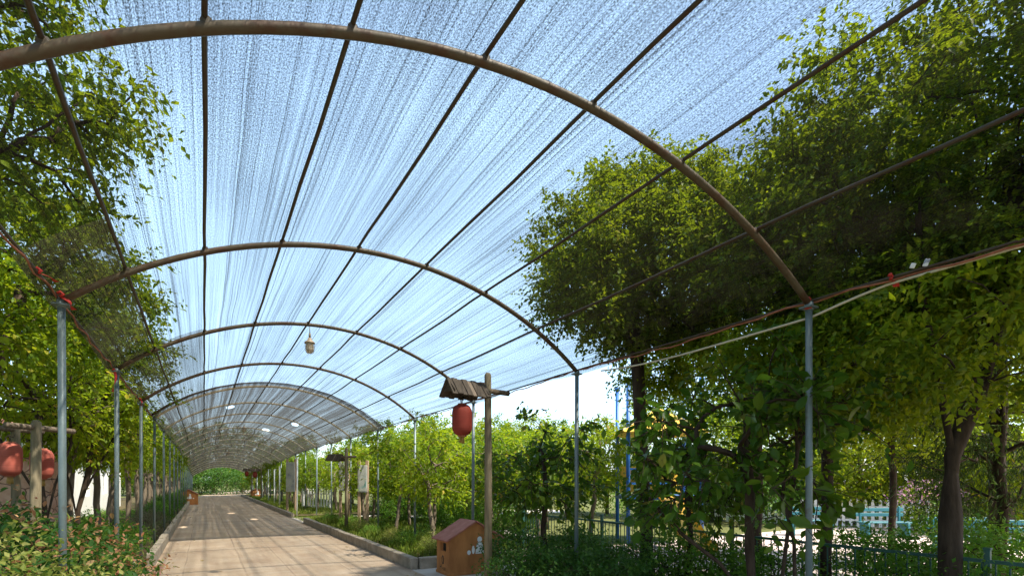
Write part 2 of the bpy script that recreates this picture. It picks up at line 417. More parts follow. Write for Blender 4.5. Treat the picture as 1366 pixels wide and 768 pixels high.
for j, a in enumerate(purl + [-1, 1]):
    yy = [-4 + .75 * i for i in range(int((END + 4) / .75) + 1)]
    ph = rnd.random() * 6
    pts = []
    for y in yy:
        p = arch_pt(a, y, .038); sag = .012 * math.sin((y - 2.33) / 3.01 * math.pi) ** 2
        w = wav(y) if j < 7 else 0
        pts.append((p[0] + w + .004 * math.sin(y * 3 + ph), p[1], p[2] - sag))
    inv_parent(MB().tube(pts, .0135 if j < 7 else .011, 7).build('purlin' if j < 7 else 'eave_pipe', M['purlin_steel']))
def uv_of(px, py):
    # where the view ray through a photo point meets the net
    dx, dz = (px - 683) / 686, (640 - py) / 686
    vx, vy, vz = dx * CT + ST, CT - dx * ST, dz
    t = .5
    while t < 90:
        x, y, z = vx * t, vy * t, EYE + vz * t
        if math.hypot(x - XC, z - (ZE + RISE - RA)) > RA + .055: return (math.atan2(x - XC, z - (ZE + RISE - RA)) * RA, y)
        t += .01
    return (0, -50)
def net_panel(y0, y1, dr, mat, label, a0=-1.02, a1=1.02):
    nu = 64; nv = int((y1 - y0) / .2); V = []; UV = []
    pur = sorted(purl + [-1, 1])
    for j in range(nv + 1):
        y = y0 + (y1 - y0) * j / nv
        for i in range(nu + 1):
            a = a0 + (a1 - a0) * i / nu
            sag = .010 * math.sin((y - 2.33) / 3.01 * math.pi) ** 2
            k = 0
            for p0, p1 in zip(pur[:-1], pur[1:]):
                if p0 <= a <= p1: k = math.sin((a - p0) / (p1 - p0) * math.pi)
            rip = .006 * math.sin(y * 5.3 + a * 17) * k + .012 * k * math.sin(y * 1.1 + a * 3)
            edge = .03 * math.sin(y * 2.1) if abs(a) > 1.0 else 0
            p = arch_pt(a, y, dr - .012 * k - sag + rip)
            V.append((p[0], p[1], p[2] + edge)); UV.append((a * A0 * RA, y))
    n1 = nu + 1
    ii = np.array([[j * n1 + i, j * n1 + i + 1, (j + 1) * n1 + i + 1, (j + 1) * n1 + i] for j in range(nv) for i in range(nu)], np.int32)
    me = np_mesh('shade_net', np.array(V), [ii], None, True)
    uvl = me.uv_layers.new(name='UVMap'); UVA = np.array(UV, np.float32)
    uvl.data.foreach_set('uv', UVA[ii.ravel()].ravel())
    return tag(inv_parent(link('shade_net', me, None, [mat])), label)
FOLD = 14.25
net_panel(-4.2, FOLD, .058, net('shade_net_fabric', .49, (.006, .0055, .004), (.009, .008, .006)), None)
dbl = net('doubled_net_fabric', .42, (.06, .054, .036), (.12, .106, .068))
net_panel(4.45, FOLD, .075, dbl, 'second brownish strip of net doubled along the eave by the lanterns', -1.02, purl[0])
net_panel(8.37, FOLD, .075, dbl, 'second brownish strip of net doubled above the bed by the white building', purl[0], purl[1])
holes = [(*uv_of(307, 542), .12), (*uv_of(355, 572), .15), (*uv_of(394, 565), .12)]
net_panel(FOLD - .35, END, .046, net('old_net_fabric', .87, (.085, .077, .066), (.05, .045, .038), holes, .45, .9), 'older greyer net with torn holes')
# hem roll of the older net
pts = [arch_pt(-1.0 + 2.0 * i / 40, FOLD - .37 + .03 * math.sin(i * 1.7), .03) for i in range(41)]
tag(inv_parent(MB().tube(pts, [.008 + .02 * (i < 18) * abs(math.cos(i * math.pi / 40)) ** 2 for i in range(41)], 7).build('net_hem', M['purlin_steel'])), 'dark rolled hem of older net')

# ------------------------------------------------------------------ things hung on the tunnel
def lamp():
    t = thing('hanging_lamp')
    MB().tube([(0, 0, 0), (0, 0, -.10)], .006, 6).tube([(0, 0, -.10), (0, 0, -.17)], .016, 8).build('hanger', M['brass'], t)
    MB().lathe([(.0, -.165), (.028, -.17), (.035, -.2), (.075, -.235), (.08, -.25), (.06, -.252)], 16).build('cap', M['lamp_cap'], t)
    MB().lathe([(.056, -.252), (.06, -.33), (.05, -.385), (.03, -.40), (.0, -.402)], 16).build('glass_jar', M['lamp_glass'], t)
    c = MB()
    for k in range(6):
        an = k * math.pi / 3; ca, sa = math.cos(an), math.sin(an)
        c.tube([(.066 * ca, .066 * sa, -.25), (.068 * ca, .068 * sa, -.33), (.055 * ca, .055 * sa, -.39), (.03 * ca, .03 * sa, -.41)], .003, 4)
    for z, r in ((-.30, .068), (-.36, .062)):
        c.tube([(r * math.cos(i * .5236), r * math.sin(i * .5236), z) for i in range(13)], .003, 4)
    c.build('wire_cage', M['brass'], t)
    return t
lamp0 = lamp(); a4 = purl[3]
for i, (yi, lab) in enumerate([(4, 'caged glass lamp on the ridge pipe under the bright near net'), (9, 'caged lamp hung from the ridge under the older grey net'), (14, 'tiny lamp deep in the tunnel near its far end')]):
    o = lamp0 if i == 0 else copy_tree(lamp0)
    p = arch_pt(a4, AY[yi], -.02); o.location = (p[0] + .02, p[1], p[2]); tag(o, lab, 'lamp', 'lamps hung along the tunnel ridge')
def ribbon(p, ln, lab, sway=0, w=.03):
    mb = MB(); vs = []; n = 8
    for i in range(n + 1):
        t = i / n
        x = math.sin(t * 5) * .015 + sway * t; y = math.cos(t * 4) * .012
        for s in (-1, 1): vs.append((p[0] + x + s * w * .5 * math.cos(t * 2.5), p[1] + y + s * w * .5 * math.sin(t * 2.5), p[2] - ln * t))
    vs2 = [(x + .002, y + .002, z) for x, y, z in vs]
    mb.add(vs, [(2 * i, 2 * i + 1, 2 * i + 3, 2 * i + 2) for i in range(n)])
    mb.tube([(p[0] - .02, p[1], p[2] + .015), (p[0], p[1], p[2] + .03), (p[0] + .02, p[1], p[2] + .015), (p[0], p[1], p[2] - .005)], .011, 6)
    return tag(mb.build('ribbon', M['ribbon']), lab, 'ribbon', 'red ribbons tied to the tunnel eaves')
xl, xr = XC - HW, XC + HW
ribbon((xl, 5.30, ZE + .03), .10, 'red cloth knotted round the top of the near grey post', .1, .05)
ribbon((xl - .02, 4.75, ZE + .02), .05, 'short red tie on the eave before the near grey post', .12, .04)
ribbon((xl, 8.15, ZE - .05), .26, 'long red ribbon dangling from the eave beside the leafy tree')
ribbon((xl, 11.2, ZE), .10, 'small red ribbon on the eave over the third grey post', .04)
ribbon((xr, 2.33, ZE + .02), .07, 'red binding at the top of the tall post by the trees', -.02, .05)
ribbon((xr - .01, 1.75, ZE + .01), .05, 'torn red strip on the eave beside the white tags', .08, .04)
def strip_path(lo, hi, x, fn): return [(x + fn(y)[0], y, ZE + fn(y)[1]) for y in np.linspace(lo, hi, 60)]
tag(MB().tube([(xr + .02 + .012 * math.sin(y * 9), y, ZE + .018 - .035 * math.sin((y - 2.33) / 3.01 * math.pi) ** 2 + .008 * math.sin(y * 13)) for y in np.linspace(-1, 14, 120)], .008, 6).build('twine', M['rope']), 'reddish twine lacing the net edge on the playground side', 'twine')
tag(MB().tube([(xl - .02 + .012 * math.sin(y * 9), y, ZE + .018 - .03 * math.sin((y - 2.33) / 3.01 * math.pi) ** 2 + .008 * math.sin(y * 13)) for y in np.linspace(1, 14, 120)], .007, 6).build('twine', M['rope']), 'reddish twine lacing the net edge beside the lantern posts', 'twine')
def cable_z(y):
    if y < 1.75: return -.012
    if y < 2.33: return -.012 - .09 * ((y - 1.75) / .58) ** 1.3
    return -.102 - .035 * math.sin((y - 2.33) / 2.2 * math.pi / 2) + .17 * max(0, (y - 3.5) / 1.7) ** 2 * .6
tag(MB().tube([(xr + .035, y, ZE + cable_z(y)) for y in np.linspace(-.6, 4.9, 70)], .0095, 7).build('cable', M['cable']), 'pale cable sagging below the eave past the tall post', 'cable')
for y, dx, lab in ((1.62, 0, 'small white tag wedged on the twine, nearer the post'), (1.55, .02, 'larger white tag wedged on the twine above the cable')):
    tag(MB().box((xr + dx, y, ZE + .055), (.012, .03, .05 if dx else .035), 0, Matrix.Rotation(.4, 3, 'X'), .003).build('plastic_tag', M['white_paint']), lab, 'tag')

# ------------------------------------------------------------------ foliage generators
UP = np.array([0., 0., 1.])
def unit(a): return a / (np.linalg.norm(a, axis=-1, keepdims=True) + 1e-9)
def leaves(pos, axis, nrm, size, width, big=False):
    """leaf shaped faces: returns V, list of faces, leaf count"""
    axis = unit(axis); side = unit(np.cross(nrm, axis)); nrm = np.cross(axis, side)
    if big: T = np.array([(0, 0, 0), (.22, .34, .05), (.55, .52, .09), (.83, .28, .04), (1, 0, -.08), (.83, -.28, .04), (.55, -.52, .09), (.22, -.34, .05), (.45, 0, -.01)])
    else: T = np.array([(0, 0, 0), (.42, .5, .09), (1, 0, -.06), (.42, -.5, .09)])
    T = T.copy(); T[:, 1] *= width
    V = pos[:, None, :] + size[:, None, None] * (axis[:, None, :] * T[None, :, 0, None] + side[:, None, :] * T[None, :, 1, None] + nrm[:, None, :] * T[None, :, 2, None])
    n, k = len(pos), len(T); b = (np.arange(n) * k)[:, None]
    F = np.array([(0, 1, 2, 8), (8, 2, 3, 4), (0, 8, 6, 7), (8, 4, 5, 6)]) if big else np.array([(0, 1, 2), (0, 2, 3)])
    return V.reshape(-1, 3), (b[:, None, :] + F[None]).reshape(-1, F.shape[1]), len(F)

def sample_crown(g, ells, n, hollow=.45):
    """clump centres spread through a union of ellipsoids"""
    vol = np.array([e[3] * e[4] * e[5] for e in ells]); out = []
    for e, k in zip(ells, g.multinomial(n, vol / vol.sum())):
        d = unit(g.normal(size=(k, 3))); r = (hollow ** 3 + (1 - hollow ** 3) * g.random(k)) ** (1 / 3)
        r *= .86 + .28 * g.random(k)
        out.append(np.array(e[:3]) + d * r[:, None] * np.array(e[3:6]))
    return np.concatenate(out)

def make_tree(seed, stems, ells, clumps, twigs, per, clump_r, leaf, width, r_base, droop=.35, big=False, hollow=.45, min_z=.0, twig_tubes=False, tip=None, tip_frac=0, branch_up=.35, flat=.7):
    """stems: list of polylines (the trunk or trunks); returns (wood MB, crown arrays)"""
    g = np.random.default_rng(seed)
    C = sample_crown(g, ells, clumps, hollow); cen = np.mean([e[:3] for e in ells], axis=0)
    P = []; par = []; chains = []
    for st in stems:
        ids = []
        for i, p in enumerate(st):
            P.append(np.array(p, float))
            par.append(ids[-1] if i else (-1 if p[2] < .1 or len(P) < 2 else int(np.argmin([np.linalg.norm(q - P[-1]) for q in P[:-1]]))))
            ids.append(len(P) - 1)
        chains.append(ids)
    order = np.argsort(np.linalg.norm(C - cen, axis=1)); weight = {}
    ends = []
    for ci in order:
        c = C[ci]; A = np.array(P); dd = np.linalg.norm(A - c, axis=1) + .9 * np.maximum(0, A[:, 2] - c[2] + .05) + 6 * np.maximum(0, min_z - A[:, 2])
        s = int(np.argmin(dd)); a = P[s]; L = np.linalg.norm(c - a)
        if L < .06: ends.append(s); continue
        m = a + (c - a) * .45 + UP * branch_up * L * .5 + g.normal(size=3) * .06 * L
        ids = [s]; k = 2 if L < .4 else 4
        for t in np.linspace(0, 1, k + 1)[1:]:
            P.append((1 - t) ** 2 * a + 2 * t * (1 - t) * m + t * t * c + g.normal(size=3) * .015 * L); par.append(ids[-1]); ids.append(len(P) - 1)
        chains.append(ids); ends.append(ids[-1])
    n = len(P); w = np.zeros(n)
    for e in ends: w[e] += 1
    for i in range(n - 1, -1, -1):
        if w[i] == 0: w[i] = .5
        if par[i] >= 0: w[par[i]] += w[i]
    root = max(w[ch[0]] for ch in chains[:len(stems)])
    rad = r_base * (w / root) ** .5; rad = np.maximum(rad, .004)
    wood = MB()
    for j, ch in enumerate(chains):
        rr = [float(rad[i]) for i in ch]
        if j >= len(stems): rr[0] = min(rr[0], rr[1] * 1.3)
        else:
            if ch[0] == 0: rr[0] *= 1.2
            else: rr[0] *= .5; rr[1] *= .75
        wood.tube([P[i] for i in ch], rr, 9 if j < len(stems) else 5, cap=True)
    # twigs and leaves
    E = np.array([P[e] for e in ends]); K = len(E)
    td = g.normal(size=(K, twigs, 3)); td = unit(td + unit(E - cen)[:, None, :] * .8 + UP * .15)
    tl = clump_r * (.55 + .75 * g.random((K, twigs, 1)))
    t = (np.arange(per) + .6 + .5 * g.random((K, twigs, per))) / (per + .4)
    pos = E[:, None, None, :] + td[:, :, None, :] * (tl[:, :, None, :] * t[..., None]) - UP * (droop * .6 * tl[:, :, None, :] * (t ** 2)[..., None])
    pos = pos + g.normal(size=pos.shape) * leaf * .25
    side = unit(np.cross(td, g.normal(size=td.shape)))[:, :, None, :] * np.where(np.arange(per) % 2 == 0, 1, -1)[None, None, :, None]
    ax = td[:, :, None, :] * .55 + side * .75 + g.normal(size=pos.shape) * .35 - UP * droop
    nr = UP * flat + g.normal(size=pos.shape) * .45
    N = K * twigs * per; pos, ax, nr = (q.reshape(N, 3) for q in (pos, ax, nr))
    pos[:, 2] = np.maximum(pos[:, 2], .03)
    size = leaf * (.5 + .8 * g.random(N))
    V, F, fpl = leaves(pos, ax, nr, size, width, big)
    mi = np.zeros(N)
    if tip is not None:
        tt = np.broadcast_to(t, (K, twigs, per)).reshape(N); hz = (pos[:, 2] - pos[:, 2].min()) / (np.ptp(pos[:, 2]) + 1e-6)
        sel = np.repeat(g.random((K, twigs)) < tip_frac, per)
        mi = ((tt > .6) & sel & (hz > .45)).astype(int)
    mi = np.repeat(mi, fpl)
    if twig_tubes:
        for k in range(K):
            for q in range(twigs):
                L = float(tl[k, q, 0]); d = td[k, q]
                wood.tube([E[k], E[k] + d * L * .5 - UP * droop * .15 * L, E[k] + d * L - UP * droop * .6 * L], [.005, .004, .002], 4, cap=False)
    return wood, (V, F, mi)
CACHE = {}
def tree_meshes(key, barkm, mats, **kw):
    wood, (V, F, mi) = make_tree(**kw)
    wm = wood.mesh('trunk'); wm.materials.append(barkm)
    cm = np_mesh('crown', V, [F], mi)
    for m in mats: cm.materials.append(m)
    CACHE[key] = (wm, cm); return key
def plant(key, name, loc, label, cat, group=None, rz=0, s=1, parts=('trunk', 'crown'), sz=None):
    t = thing(name, (loc[0], loc[1], loc[2] if len(loc) > 2 else .05), label, cat, group, rz)
    t.scale = (s, s, sz or s)
    wm, cm = CACHE[key]
    link(parts[0], wm, t); link(parts[1], cm, t)
    return t
def bend(h, dx, dy, n=6, j=.03, seed=0):
    q = random.Random(seed)
    return [(dx * (i / n) ** 1.5 + q.uniform(-j, j) * (i > 0), dy * (i / n) ** 1.5 + q.uniform(-j, j) * (i > 0), h * i / n) for i in range(n + 1)]

# ------------------------------------------------------------------ the big trees
BK, BG = M['bark_dark'], M['bark_grey']
def big_tree(key, seed, h_fork, ells, clumps, mat, leaf=.085, r=.13, twigs=9, per=9, cr=.42, bk=None, lean=(0, 0), **kw):
    tree_meshes(key, bk or BK, [mat], seed=seed, stems=[bend(h_fork, *lean, seed=seed)], ells=ells, clumps=clumps, twigs=twigs, per=per, clump_r=cr, leaf=leaf, width=.58, r_base=r, **kw)
# round camphor tree whose crown stands above the net on the playground side
big_tree('camphor_round', 11, 4.2, [(-.1, .0, 4.7, 1.6, 1.5, 1.2), (.25, .1, 5.5, 1.1, 1.1, .9), (-.7, -.1, 4.2, 1.0, 1.0, .75), (.3, 0, 3.5, .9, .9, .6)], 380, M['leaf_camphor'], .066, .095, 13, 18, .40, lean=(-.15, .1))
x, y = at(862, 7.6)
plant('camphor_round', 'camphor_tree', (x, y), 'round crowned camphor tree seen through the net behind the second right post', 'tree', 'camphor trees beside the tunnel')
tree_meshes('camphor_tall', BK, [M['leaf_camphor']], seed=12, stems=[[(0, 0, 0), (.02, 0, .6), (.03, 0, 1.2), (.06, 0, 1.8), (-.06, .05, 2.4), (-.28, .1, 3.2), (-.4, .1, 4.2)], [(.045, 0, 1.5), (.07, 0, 1.75), (.26, -.1, 2.3), (.5, -.2, 3.2), (.6, -.3, 4.4)]],
            ells=[(.5, 0, 4.8, 1.75, 1.9, 1.45), (1.3, -.8, 5.9, 1.4, 1.7, 1.1), (-.2, .9, 4.2, 1.35, 1.4, .95), (1.6, -1.6, 4.2, 1.6, 1.8, 1.2), (.3, -.2, 2.95, 1.8, 1.6, .7)], clumps=560, twigs=12, per=18, clump_r=.46, leaf=.066, width=.58, r_base=.092, min_z=1.5)
x, y = at(1266, 4.75)
plant('camphor_tall', 'camphor_tree', (x, y), 'largest dark camphor tree with a thick forked trunk by the green fence', 'tree', 'camphor trees beside the tunnel')
plant('camphor_tall', 'camphor_tree', (5.7, -1.9), 'camphor tree added out of view to shade the lower crowns on the playground side', 'tree', 'camphor trees beside the tunnel', 1.9)  # extra tree added out of view, its canopy darkens the crowns ahead
big_tree('camphor_slim', 13, 3.4, [(.2, .1, 4.2, 1.6, 1.5, 1.2), (.2, .3, 5.0, 1.0, 1.0, .8), (.2, -.2, 3.1, 1.5, 1.5, .9)], 280, M['leaf_camphor'], .066, .062, 12, 16, .42)
x, y = at(1103, 6.0)
plant('camphor_slim', 'camphor_tree', (x, y), 'slim dark trunked tree right behind the nearest tall post', 'tree', 'camphor trees beside the tunnel')
big_tree('camphor_back', 14, 3.6, [(0, 0, 3.6, 2.2, 2.2, 1.5), (.3, 0, 4.9, 1.8, 1.8, 1.3)], 200, M['leaf_dark'], .08, .1, 11, 12, .5)
x, y = at(1010, 9.6)
plant('camphor_back', 'camphor_tree', (x, y), 'broad tree inside the playground behind the forked magnolia', 'tree', 'camphor trees beside the tunnel', 1.0)
x, y = at(1330, 7.4)
plant('camphor_back', 'camphor_tree', (x, y), 'broad tree beyond the fence at the edge of the playground', 'tree', 'camphor trees beside the tunnel', 2.2, 1.05)
x, y = at(1190, 9.5)
plant('camphor_slim', 'camphor_tree', (x, y), 'thin trunked tree inside the playground in front of the pink bush', 'tree', 'camphor trees beside the tunnel', 2.0, .95)
# big dark crown over the left side of the net
tree_meshes('camphor_left', BK, [M['leaf_camphor']], seed=15, stems=[[(0, 0, 0), (.1, .05, 1.2), (.3, .2, 2.3), (.8, .6, 3.2), (1.3, 1.1, 3.8)]], ells=[(1.9, 1.7, 4.5, 1.05, 1.2, 1.0), (1.7, .6, 5.5, 1.2, 1.3, 1.0), (1.2, .3, 4.2, 1.0, 1.2, .8), (1.0, 1.6, 3.5, .8, .9, .6)], clumps=270, twigs=11, per=12, clump_r=.40, leaf=.068, width=.52, r_base=.12)
plant('camphor_left', 'camphor_tree', (-3.35, 3.4), 'large dark tree hanging over the net above the faded lanterns', 'tree', 'camphor trees beside the tunnel')
big_tree('camphor_left_far', 16, 3.6, [(.9, 0, 3.95, 1.4, 1.5, 1.0), (1.0, .5, 4.6, 1.0, 1.1, .7)], 170, M['leaf_camphor'], .07, .085, 11, 14, .42, lean=(.9, 0))
plant('camphor_left_far', 'camphor_tree', (-2.85, 8.6), 'paler tree leaning over the net beyond the near grey post', 'tree', 'camphor trees beside the tunnel')
plant('camphor_left_far', 'camphor_tree', (-2.75, 12.8), 'tree leaning over the net where the older net starts', 'tree', 'camphor trees beside the tunnel', .5)

# ------------------------------------------------------------------ magnolias, big leaves
stems = [[(0, 0, 0), (-.05, .02, .25), (-.12, .02, .5), (-.30, .06, .75), (-.62, .1, 1.0), (-.95, .1, 1.35)],
         [(.02, 0, 0), (0, .02, .4), (-.02, .05, .9), (0, .08, 1.5), (-.05, .1, 2.1)],
         [(.05, .02, 0), (.12, .02, .3), (.26, 0, .6), (.3, -.04, 1.1), (.36, -.08, 1.8), (.5, -.1, 2.4)]]
tree_meshes('magnolia_fork', BK, [M['leaf_magnolia']], seed=21, stems=stems, ells=[(-.25, .1, 2.0, 1.0, .8, .6), (.35, 0, 2.3, .8, .8, .6), (-.8, .1, 1.5, .45, .45, .3)], clumps=44, twigs=5, per=7, clump_r=.36, leaf=.115, width=.58, r_base=.045, droop=.45, big=True, hollow=.3, twig_tubes=True, min_z=.8)
x, y = at(1006, 4.8)
plant('magnolia_fork', 'magnolia_tree', (x, y), 'magnolia with three forking dark stems and large oval leaves', 'magnolia tree', 'magnolias in the playground side bed', math.pi * -.17)
stems = [[(0, 0, 0), (.02, 0, .4), (-.02, .02, .8), (.03, 0, 1.3), (0, .03, 1.9)]]
tree_meshes('magnolia_single', BK, [M['leaf_magnolia']], seed=22, stems=stems, ells=[(0, 0, 1.6, .85, .85, .7), (.1, 0, 2.25, .5, .5, .5), (-.3, 0, 1.35, .6, .6, .35)], clumps=46, twigs=5, per=7, clump_r=.33, leaf=.11, width=.55, r_base=.04, droop=.5, big=True, hollow=.25, twig_tubes=True, min_z=.6)
x, y = at(727, 7.7)
plant('magnolia_single', 'magnolia_tree', (x, y), 'single stemmed magnolia between the wooden lantern post and the camphor trunk', 'magnolia tree', 'magnolias in the playground side bed', .3)
x, y = at(1190, 3.9)
tree_meshes('magnolia_low', BK, [M['leaf_magnolia']], seed=23, stems=[[(0, 0, 0), (.02, .02, .5), (-.03, 0, 1.0), (-.12, .05, 1.4)]], ells=[(-.2, .1, 1.55, .55, .5, .3), (0, .2, 1.9, .4, .4, .3)], clumps=12, twigs=3, per=6, clump_r=.4, leaf=.135, width=.55, r_base=.016, droop=.3, big=True, hollow=.3, twig_tubes=True, min_z=.8)
x, y = at(1062, 4.5)
plant('magnolia_low', 'magnolia_sapling', (x, y), 'thin magnolia sapling in front of the tall grey post', 'sapling')
x, y = at(920, 6.6)
plant('magnolia_single', 'magnolia_tree', (x, y), 'dark magnolia between the camphor trunk and the forked magnolia', 'magnolia tree', 'magnolias in the playground side bed', 2.1, .95)

# ------------------------------------------------------------------ roadside young trees (rows)
def young(key, seed, mat, h=3.0, leaf=.11, clumps=70, rb=.05, r=.9, bk=None, per=7, width=.45, low=1.25):
    g = random.Random(seed)
    tree_meshes(key, bk or BG, [mat], seed=seed, stems=[bend(h * .62, g.uniform(-.2, .2), g.uniform(-.2, .2), seed=seed)],
                ells=[(0, 0, (low + h) / 2, r, r, (h - low) / 2), (g.uniform(-.3, .3), g.uniform(-.3, .3), h * .82, r * .65, r * .65, h * .2), (g.uniform(-.4, .4), g.uniform(-.4, .4), low + .25, r * .75, r * .75, .35)],
                clumps=clumps, twigs=6, per=per, clump_r=.34, leaf=leaf, width=width, r_base=rb, droop=.5, hollow=.3, min_z=low * .75)
young('young_a', 31, M['leaf_young'], 3.0); young('young_b', 32, M['leaf_lime'], 2.8, .11, 62)
young('young_c', 33, M['leaf_young'], 3.2, .12, 78, .055, 1.0); young('young_d', 34, M['leaf_dark'], 3.0, .11, 70)
for k_, m_, q_ in (('tall_a', 'leaf_young', 81), ('tall_b', 'leaf_lime', 82), ('tall_c', 'leaf_young', 83)): young(k_, q_, M[m_], 3.7, .11, 75, .065, .78, BG, 7, .45, 2.0)
ORD = ['first', 'second', 'third', 'fourth', 'fifth', 'sixth', 'seventh', 'eighth', 'ninth', 'tenth', 'eleventh', 'twelfth', 'thirteenth', 'fourteenth', 'fifteenth', 'sixteenth', 'seventeenth', 'eighteenth', 'nineteenth', 'twentieth', 'twenty first', 'twenty second', 'twenty third', 'twenty fourth', 'twenty fifth', 'twenty sixth', 'twenty seventh', 'twenty eighth']
keys = ['young_a', 'young_c', 'young_b', 'young_d']
# playground side row, from the ochre hut away
pos = [at(578, 11.0), (5.0, 12.2), (4.6, 14.0), (5.5, 15.4), (4.5, 17.0), (5.3, 18.6)]
yy = 24.2
while yy < 57: pos.append((4.3 + rnd.uniform(0, .9), yy)); yy += rnd.uniform(1.5, 2.1)
for i, (x, y) in enumerate(pos):
    k = 'young_b' if i == 0 else keys[rnd.randrange(4)]
    plant(k, 'young_tree', (x, y), ('yellowish young tree right behind the ochre bin hut' if i == 0 else 'young tree in the playground side bed, %s beyond the ochre bin hut' % ORD[i]), 'tree', 'young trees in the playground side bed', rnd.uniform(0, 6), rnd.uniform(.86, 1.02))
pos = [(6.6, 9.8), (6.2, 11.2), (7.4, 12.0), (6.5, 13.3), (7.6, 14.4), (6.3, 15.6), (7.3, 17.0), (6.4, 18.4), (8.6, 10.4), (9.2, 13.2), (8.9, 16.2), (7.6, 19.4), (6.6, 25), (7.4, 28), (6.5, 31), (7.3, 35), (6.6, 39), (7.3, 44)]
for i, (x, y) in enumerate(pos):
    plant(('young_b', 'young_a', 'young_b', 'young_c')[i % 4], 'young_tree', (x, y), 'young tree in the row behind the roadside ones, %s from the bin hut' % ORD[i], 'tree', 'young trees behind the roadside row', rnd.uniform(0, 6), rnd.uniform(.9, 1.15))
# building side row
pos = [(-2.1, 12.0), (-1.9, 13.6), (-1.85, 15.2), (-2.1, 16.8)]
yy = 18.2
while yy < 57: pos.append((-1.8 + rnd.uniform(-.4, .1), yy)); yy += rnd.uniform(1.6, 2.2)
for i, (x, y) in enumerate(pos):
    plant(('tall_a', 'tall_b', 'tall_c')[rnd.randrange(3)], 'young_tree', (x, y), 'young tree in the bed by the white building, %s along from the lanterns' % ORD[i], 'tree', 'young trees in the building side bed', rnd.uniform(0, 6), rnd.uniform(.9, 1.08))
# leafy bright tree by the near left post
tree_meshes('leafy_left', BK, [M['leaf_lime']], seed=36, stems=[[(0, 0, 0), (0, .02, .6), (-.02, 0, 1.1), (-.25, .05, 1.6), (-.5, .1, 2.1)], [(.02, 0, 0), (.03, .02, .9), (.12, .02, 1.4), (.3, 0, 2.0), (.3, .1, 2.7)], [(.0, .03, 0), (0, .03, 1.0), (-.05, .2, 1.7), (0, .3, 2.6)]],
            ells=[(-.1, .1, 3.0, .9, .9, .8), (.1, .2, 4.0, .75, .75, .7), (-.3, 0, 2.4, .75, .75, .4)], clumps=85, twigs=5, per=6, clump_r=.36, leaf=.105, width=.58, r_base=.05, droop=.5, big=True, hollow=.25, min_z=1.5, twig_tubes=True)
plant('leafy_left', 'leafy_tree', (-2.7, 6.7), 'bright leafy tree right behind the faded red lanterns', 'tree', 'bright leafy trees by the lantern posts', 2.4)
plant('leafy_left', 'leafy_tree', (-2.1, 10.5), 'bright leafy tree beside the pink stone pillar', 'tree', 'bright leafy trees by the lantern posts', .4, 1.05)
plant('leafy_left', 'leafy_tree', (-1.95, 11.9), 'bright leafy tree forking behind the near grey post', 'tree', 'bright leafy trees by the lantern posts', 4.0, 1.0)
# trees behind
big_tree('far_lime', 41, 1.8, [(0, 0, 3.2, 1.9, 1.9, 1.6), (.6, .3, 4.4, 1.2, 1.2, .9), (-.5, -.3, 1.9, 1.7, 1.7, 1.3)], 210, M['leaf_lime'], .15, .1, 8, 7, .55, BG)
big_tree('far_green', 42, 2.0, [(0, 0, 3.4, 2.1, 2.1, 2.0), (.3, .6, 5.0, 1.4, 1.4, 1.0), (-.4, -.2, 1.9, 1.8, 1.8, 1.3)], 210, M['leaf_young'], .15, .12, 8, 7, .55, BG)
BT = []
for px, d, k, s in [(585, 19, 0, .72), (640, 21, 0, .8), (700, 23, 0, .85), (755, 21, 0, .72), (810, 24, 0, .85), (560, 24, 1, .8), (668, 30, 1, .9), (730, 32, 1, .9), (880, 22, 0, .95), (950, 20, 0, .9), (1020, 23, 1, 1.0), (1090, 21, 0, .95), (1150, 18, 0, .85), (1215, 20, 1, 1.0), (1290, 17, 0, .95), (1350, 15, 0, .9), (1400, 17, 1, 1), (530, 27, 0, .8), (500, 30, 1, .85), (470, 33, 0, .85)]:
    BT.append((px, d, k, s))
WHERE = ['behind the ochre hut', 'behind the wooden lantern post', 'behind the single stemmed magnolia', 'beside the white sky gap', 'under the white sky gap, before the blue posts', 'far behind the first young trees', 'in the distance over the hut roof', 'in the distance behind the magnolia', 'behind the blue and yellow play tower', 'behind the slide of the play tower', 'behind the white playground fence, greener', 'behind the white playground fence, brighter', 'behind the teal benches', 'behind the pink flowering bush', 'beyond the thick camphor trunk', 'at the far corner of the playground', 'outermost beyond the playground', 'beyond the notice boards, nearest', 'beyond the notice boards, greener', 'beyond the notice boards, farthest']
for (px, d, k, s), wv in zip(BT, WHERE):
    x, y = at(px, d)
    plant(('far_lime', 'far_green')[k], 'background_tree', (x, y, 0), ('sunlit lime green tree ' if k == 0 else 'sunlit mid green tree ') + wv, 'tree', 'sunlit background trees', rnd.uniform(0, 6), s)
for i, (x, y, k, s, w) in enumerate([(-5.5, 9.5, 0, .95, 'over the pink stone pillar'), (-7.5, 13, 1, 1.0, 'left of the white building'), (-8.5, 18, 0, 1.1, 'behind the white building, nearest'), (-9, 24, 1, 1.1, 'behind the white building, middle'), (-8.5, 31, 0, 1.0, 'behind the white building, farther'), (-7, 38, 1, 1.0, 'past the end of the white building'), (-6, 46, 0, 1.0, 'well past the white building'), (-5, 54, 1, 1.0, 'by the far mouth of the tunnel')]):
    plant(('far_lime', 'far_green')[k], 'background_tree', (x, y, 0), 'tall bright tree ' + w, 'tree', 'sunlit background trees', rnd.uniform(0, 6), s)
for i, (x, y, s) in enumerate([(-5, 64, 1.3), (-2.0, 69, 1.3), (1.0, 76, 1.5), (4.5, 80, 1.5), (9, 64, 1.1), (7.5, 70, 1.1), (12, 80, 1.4), (5.2, 61, .8)]):
    plant('far_green', 'background_tree', (x, y, 0), 'dark tree closing the far end of the road, %s from the white building side' % ORD[i], 'tree', 'trees at the far end of the road', rnd.uniform(0, 6), s)
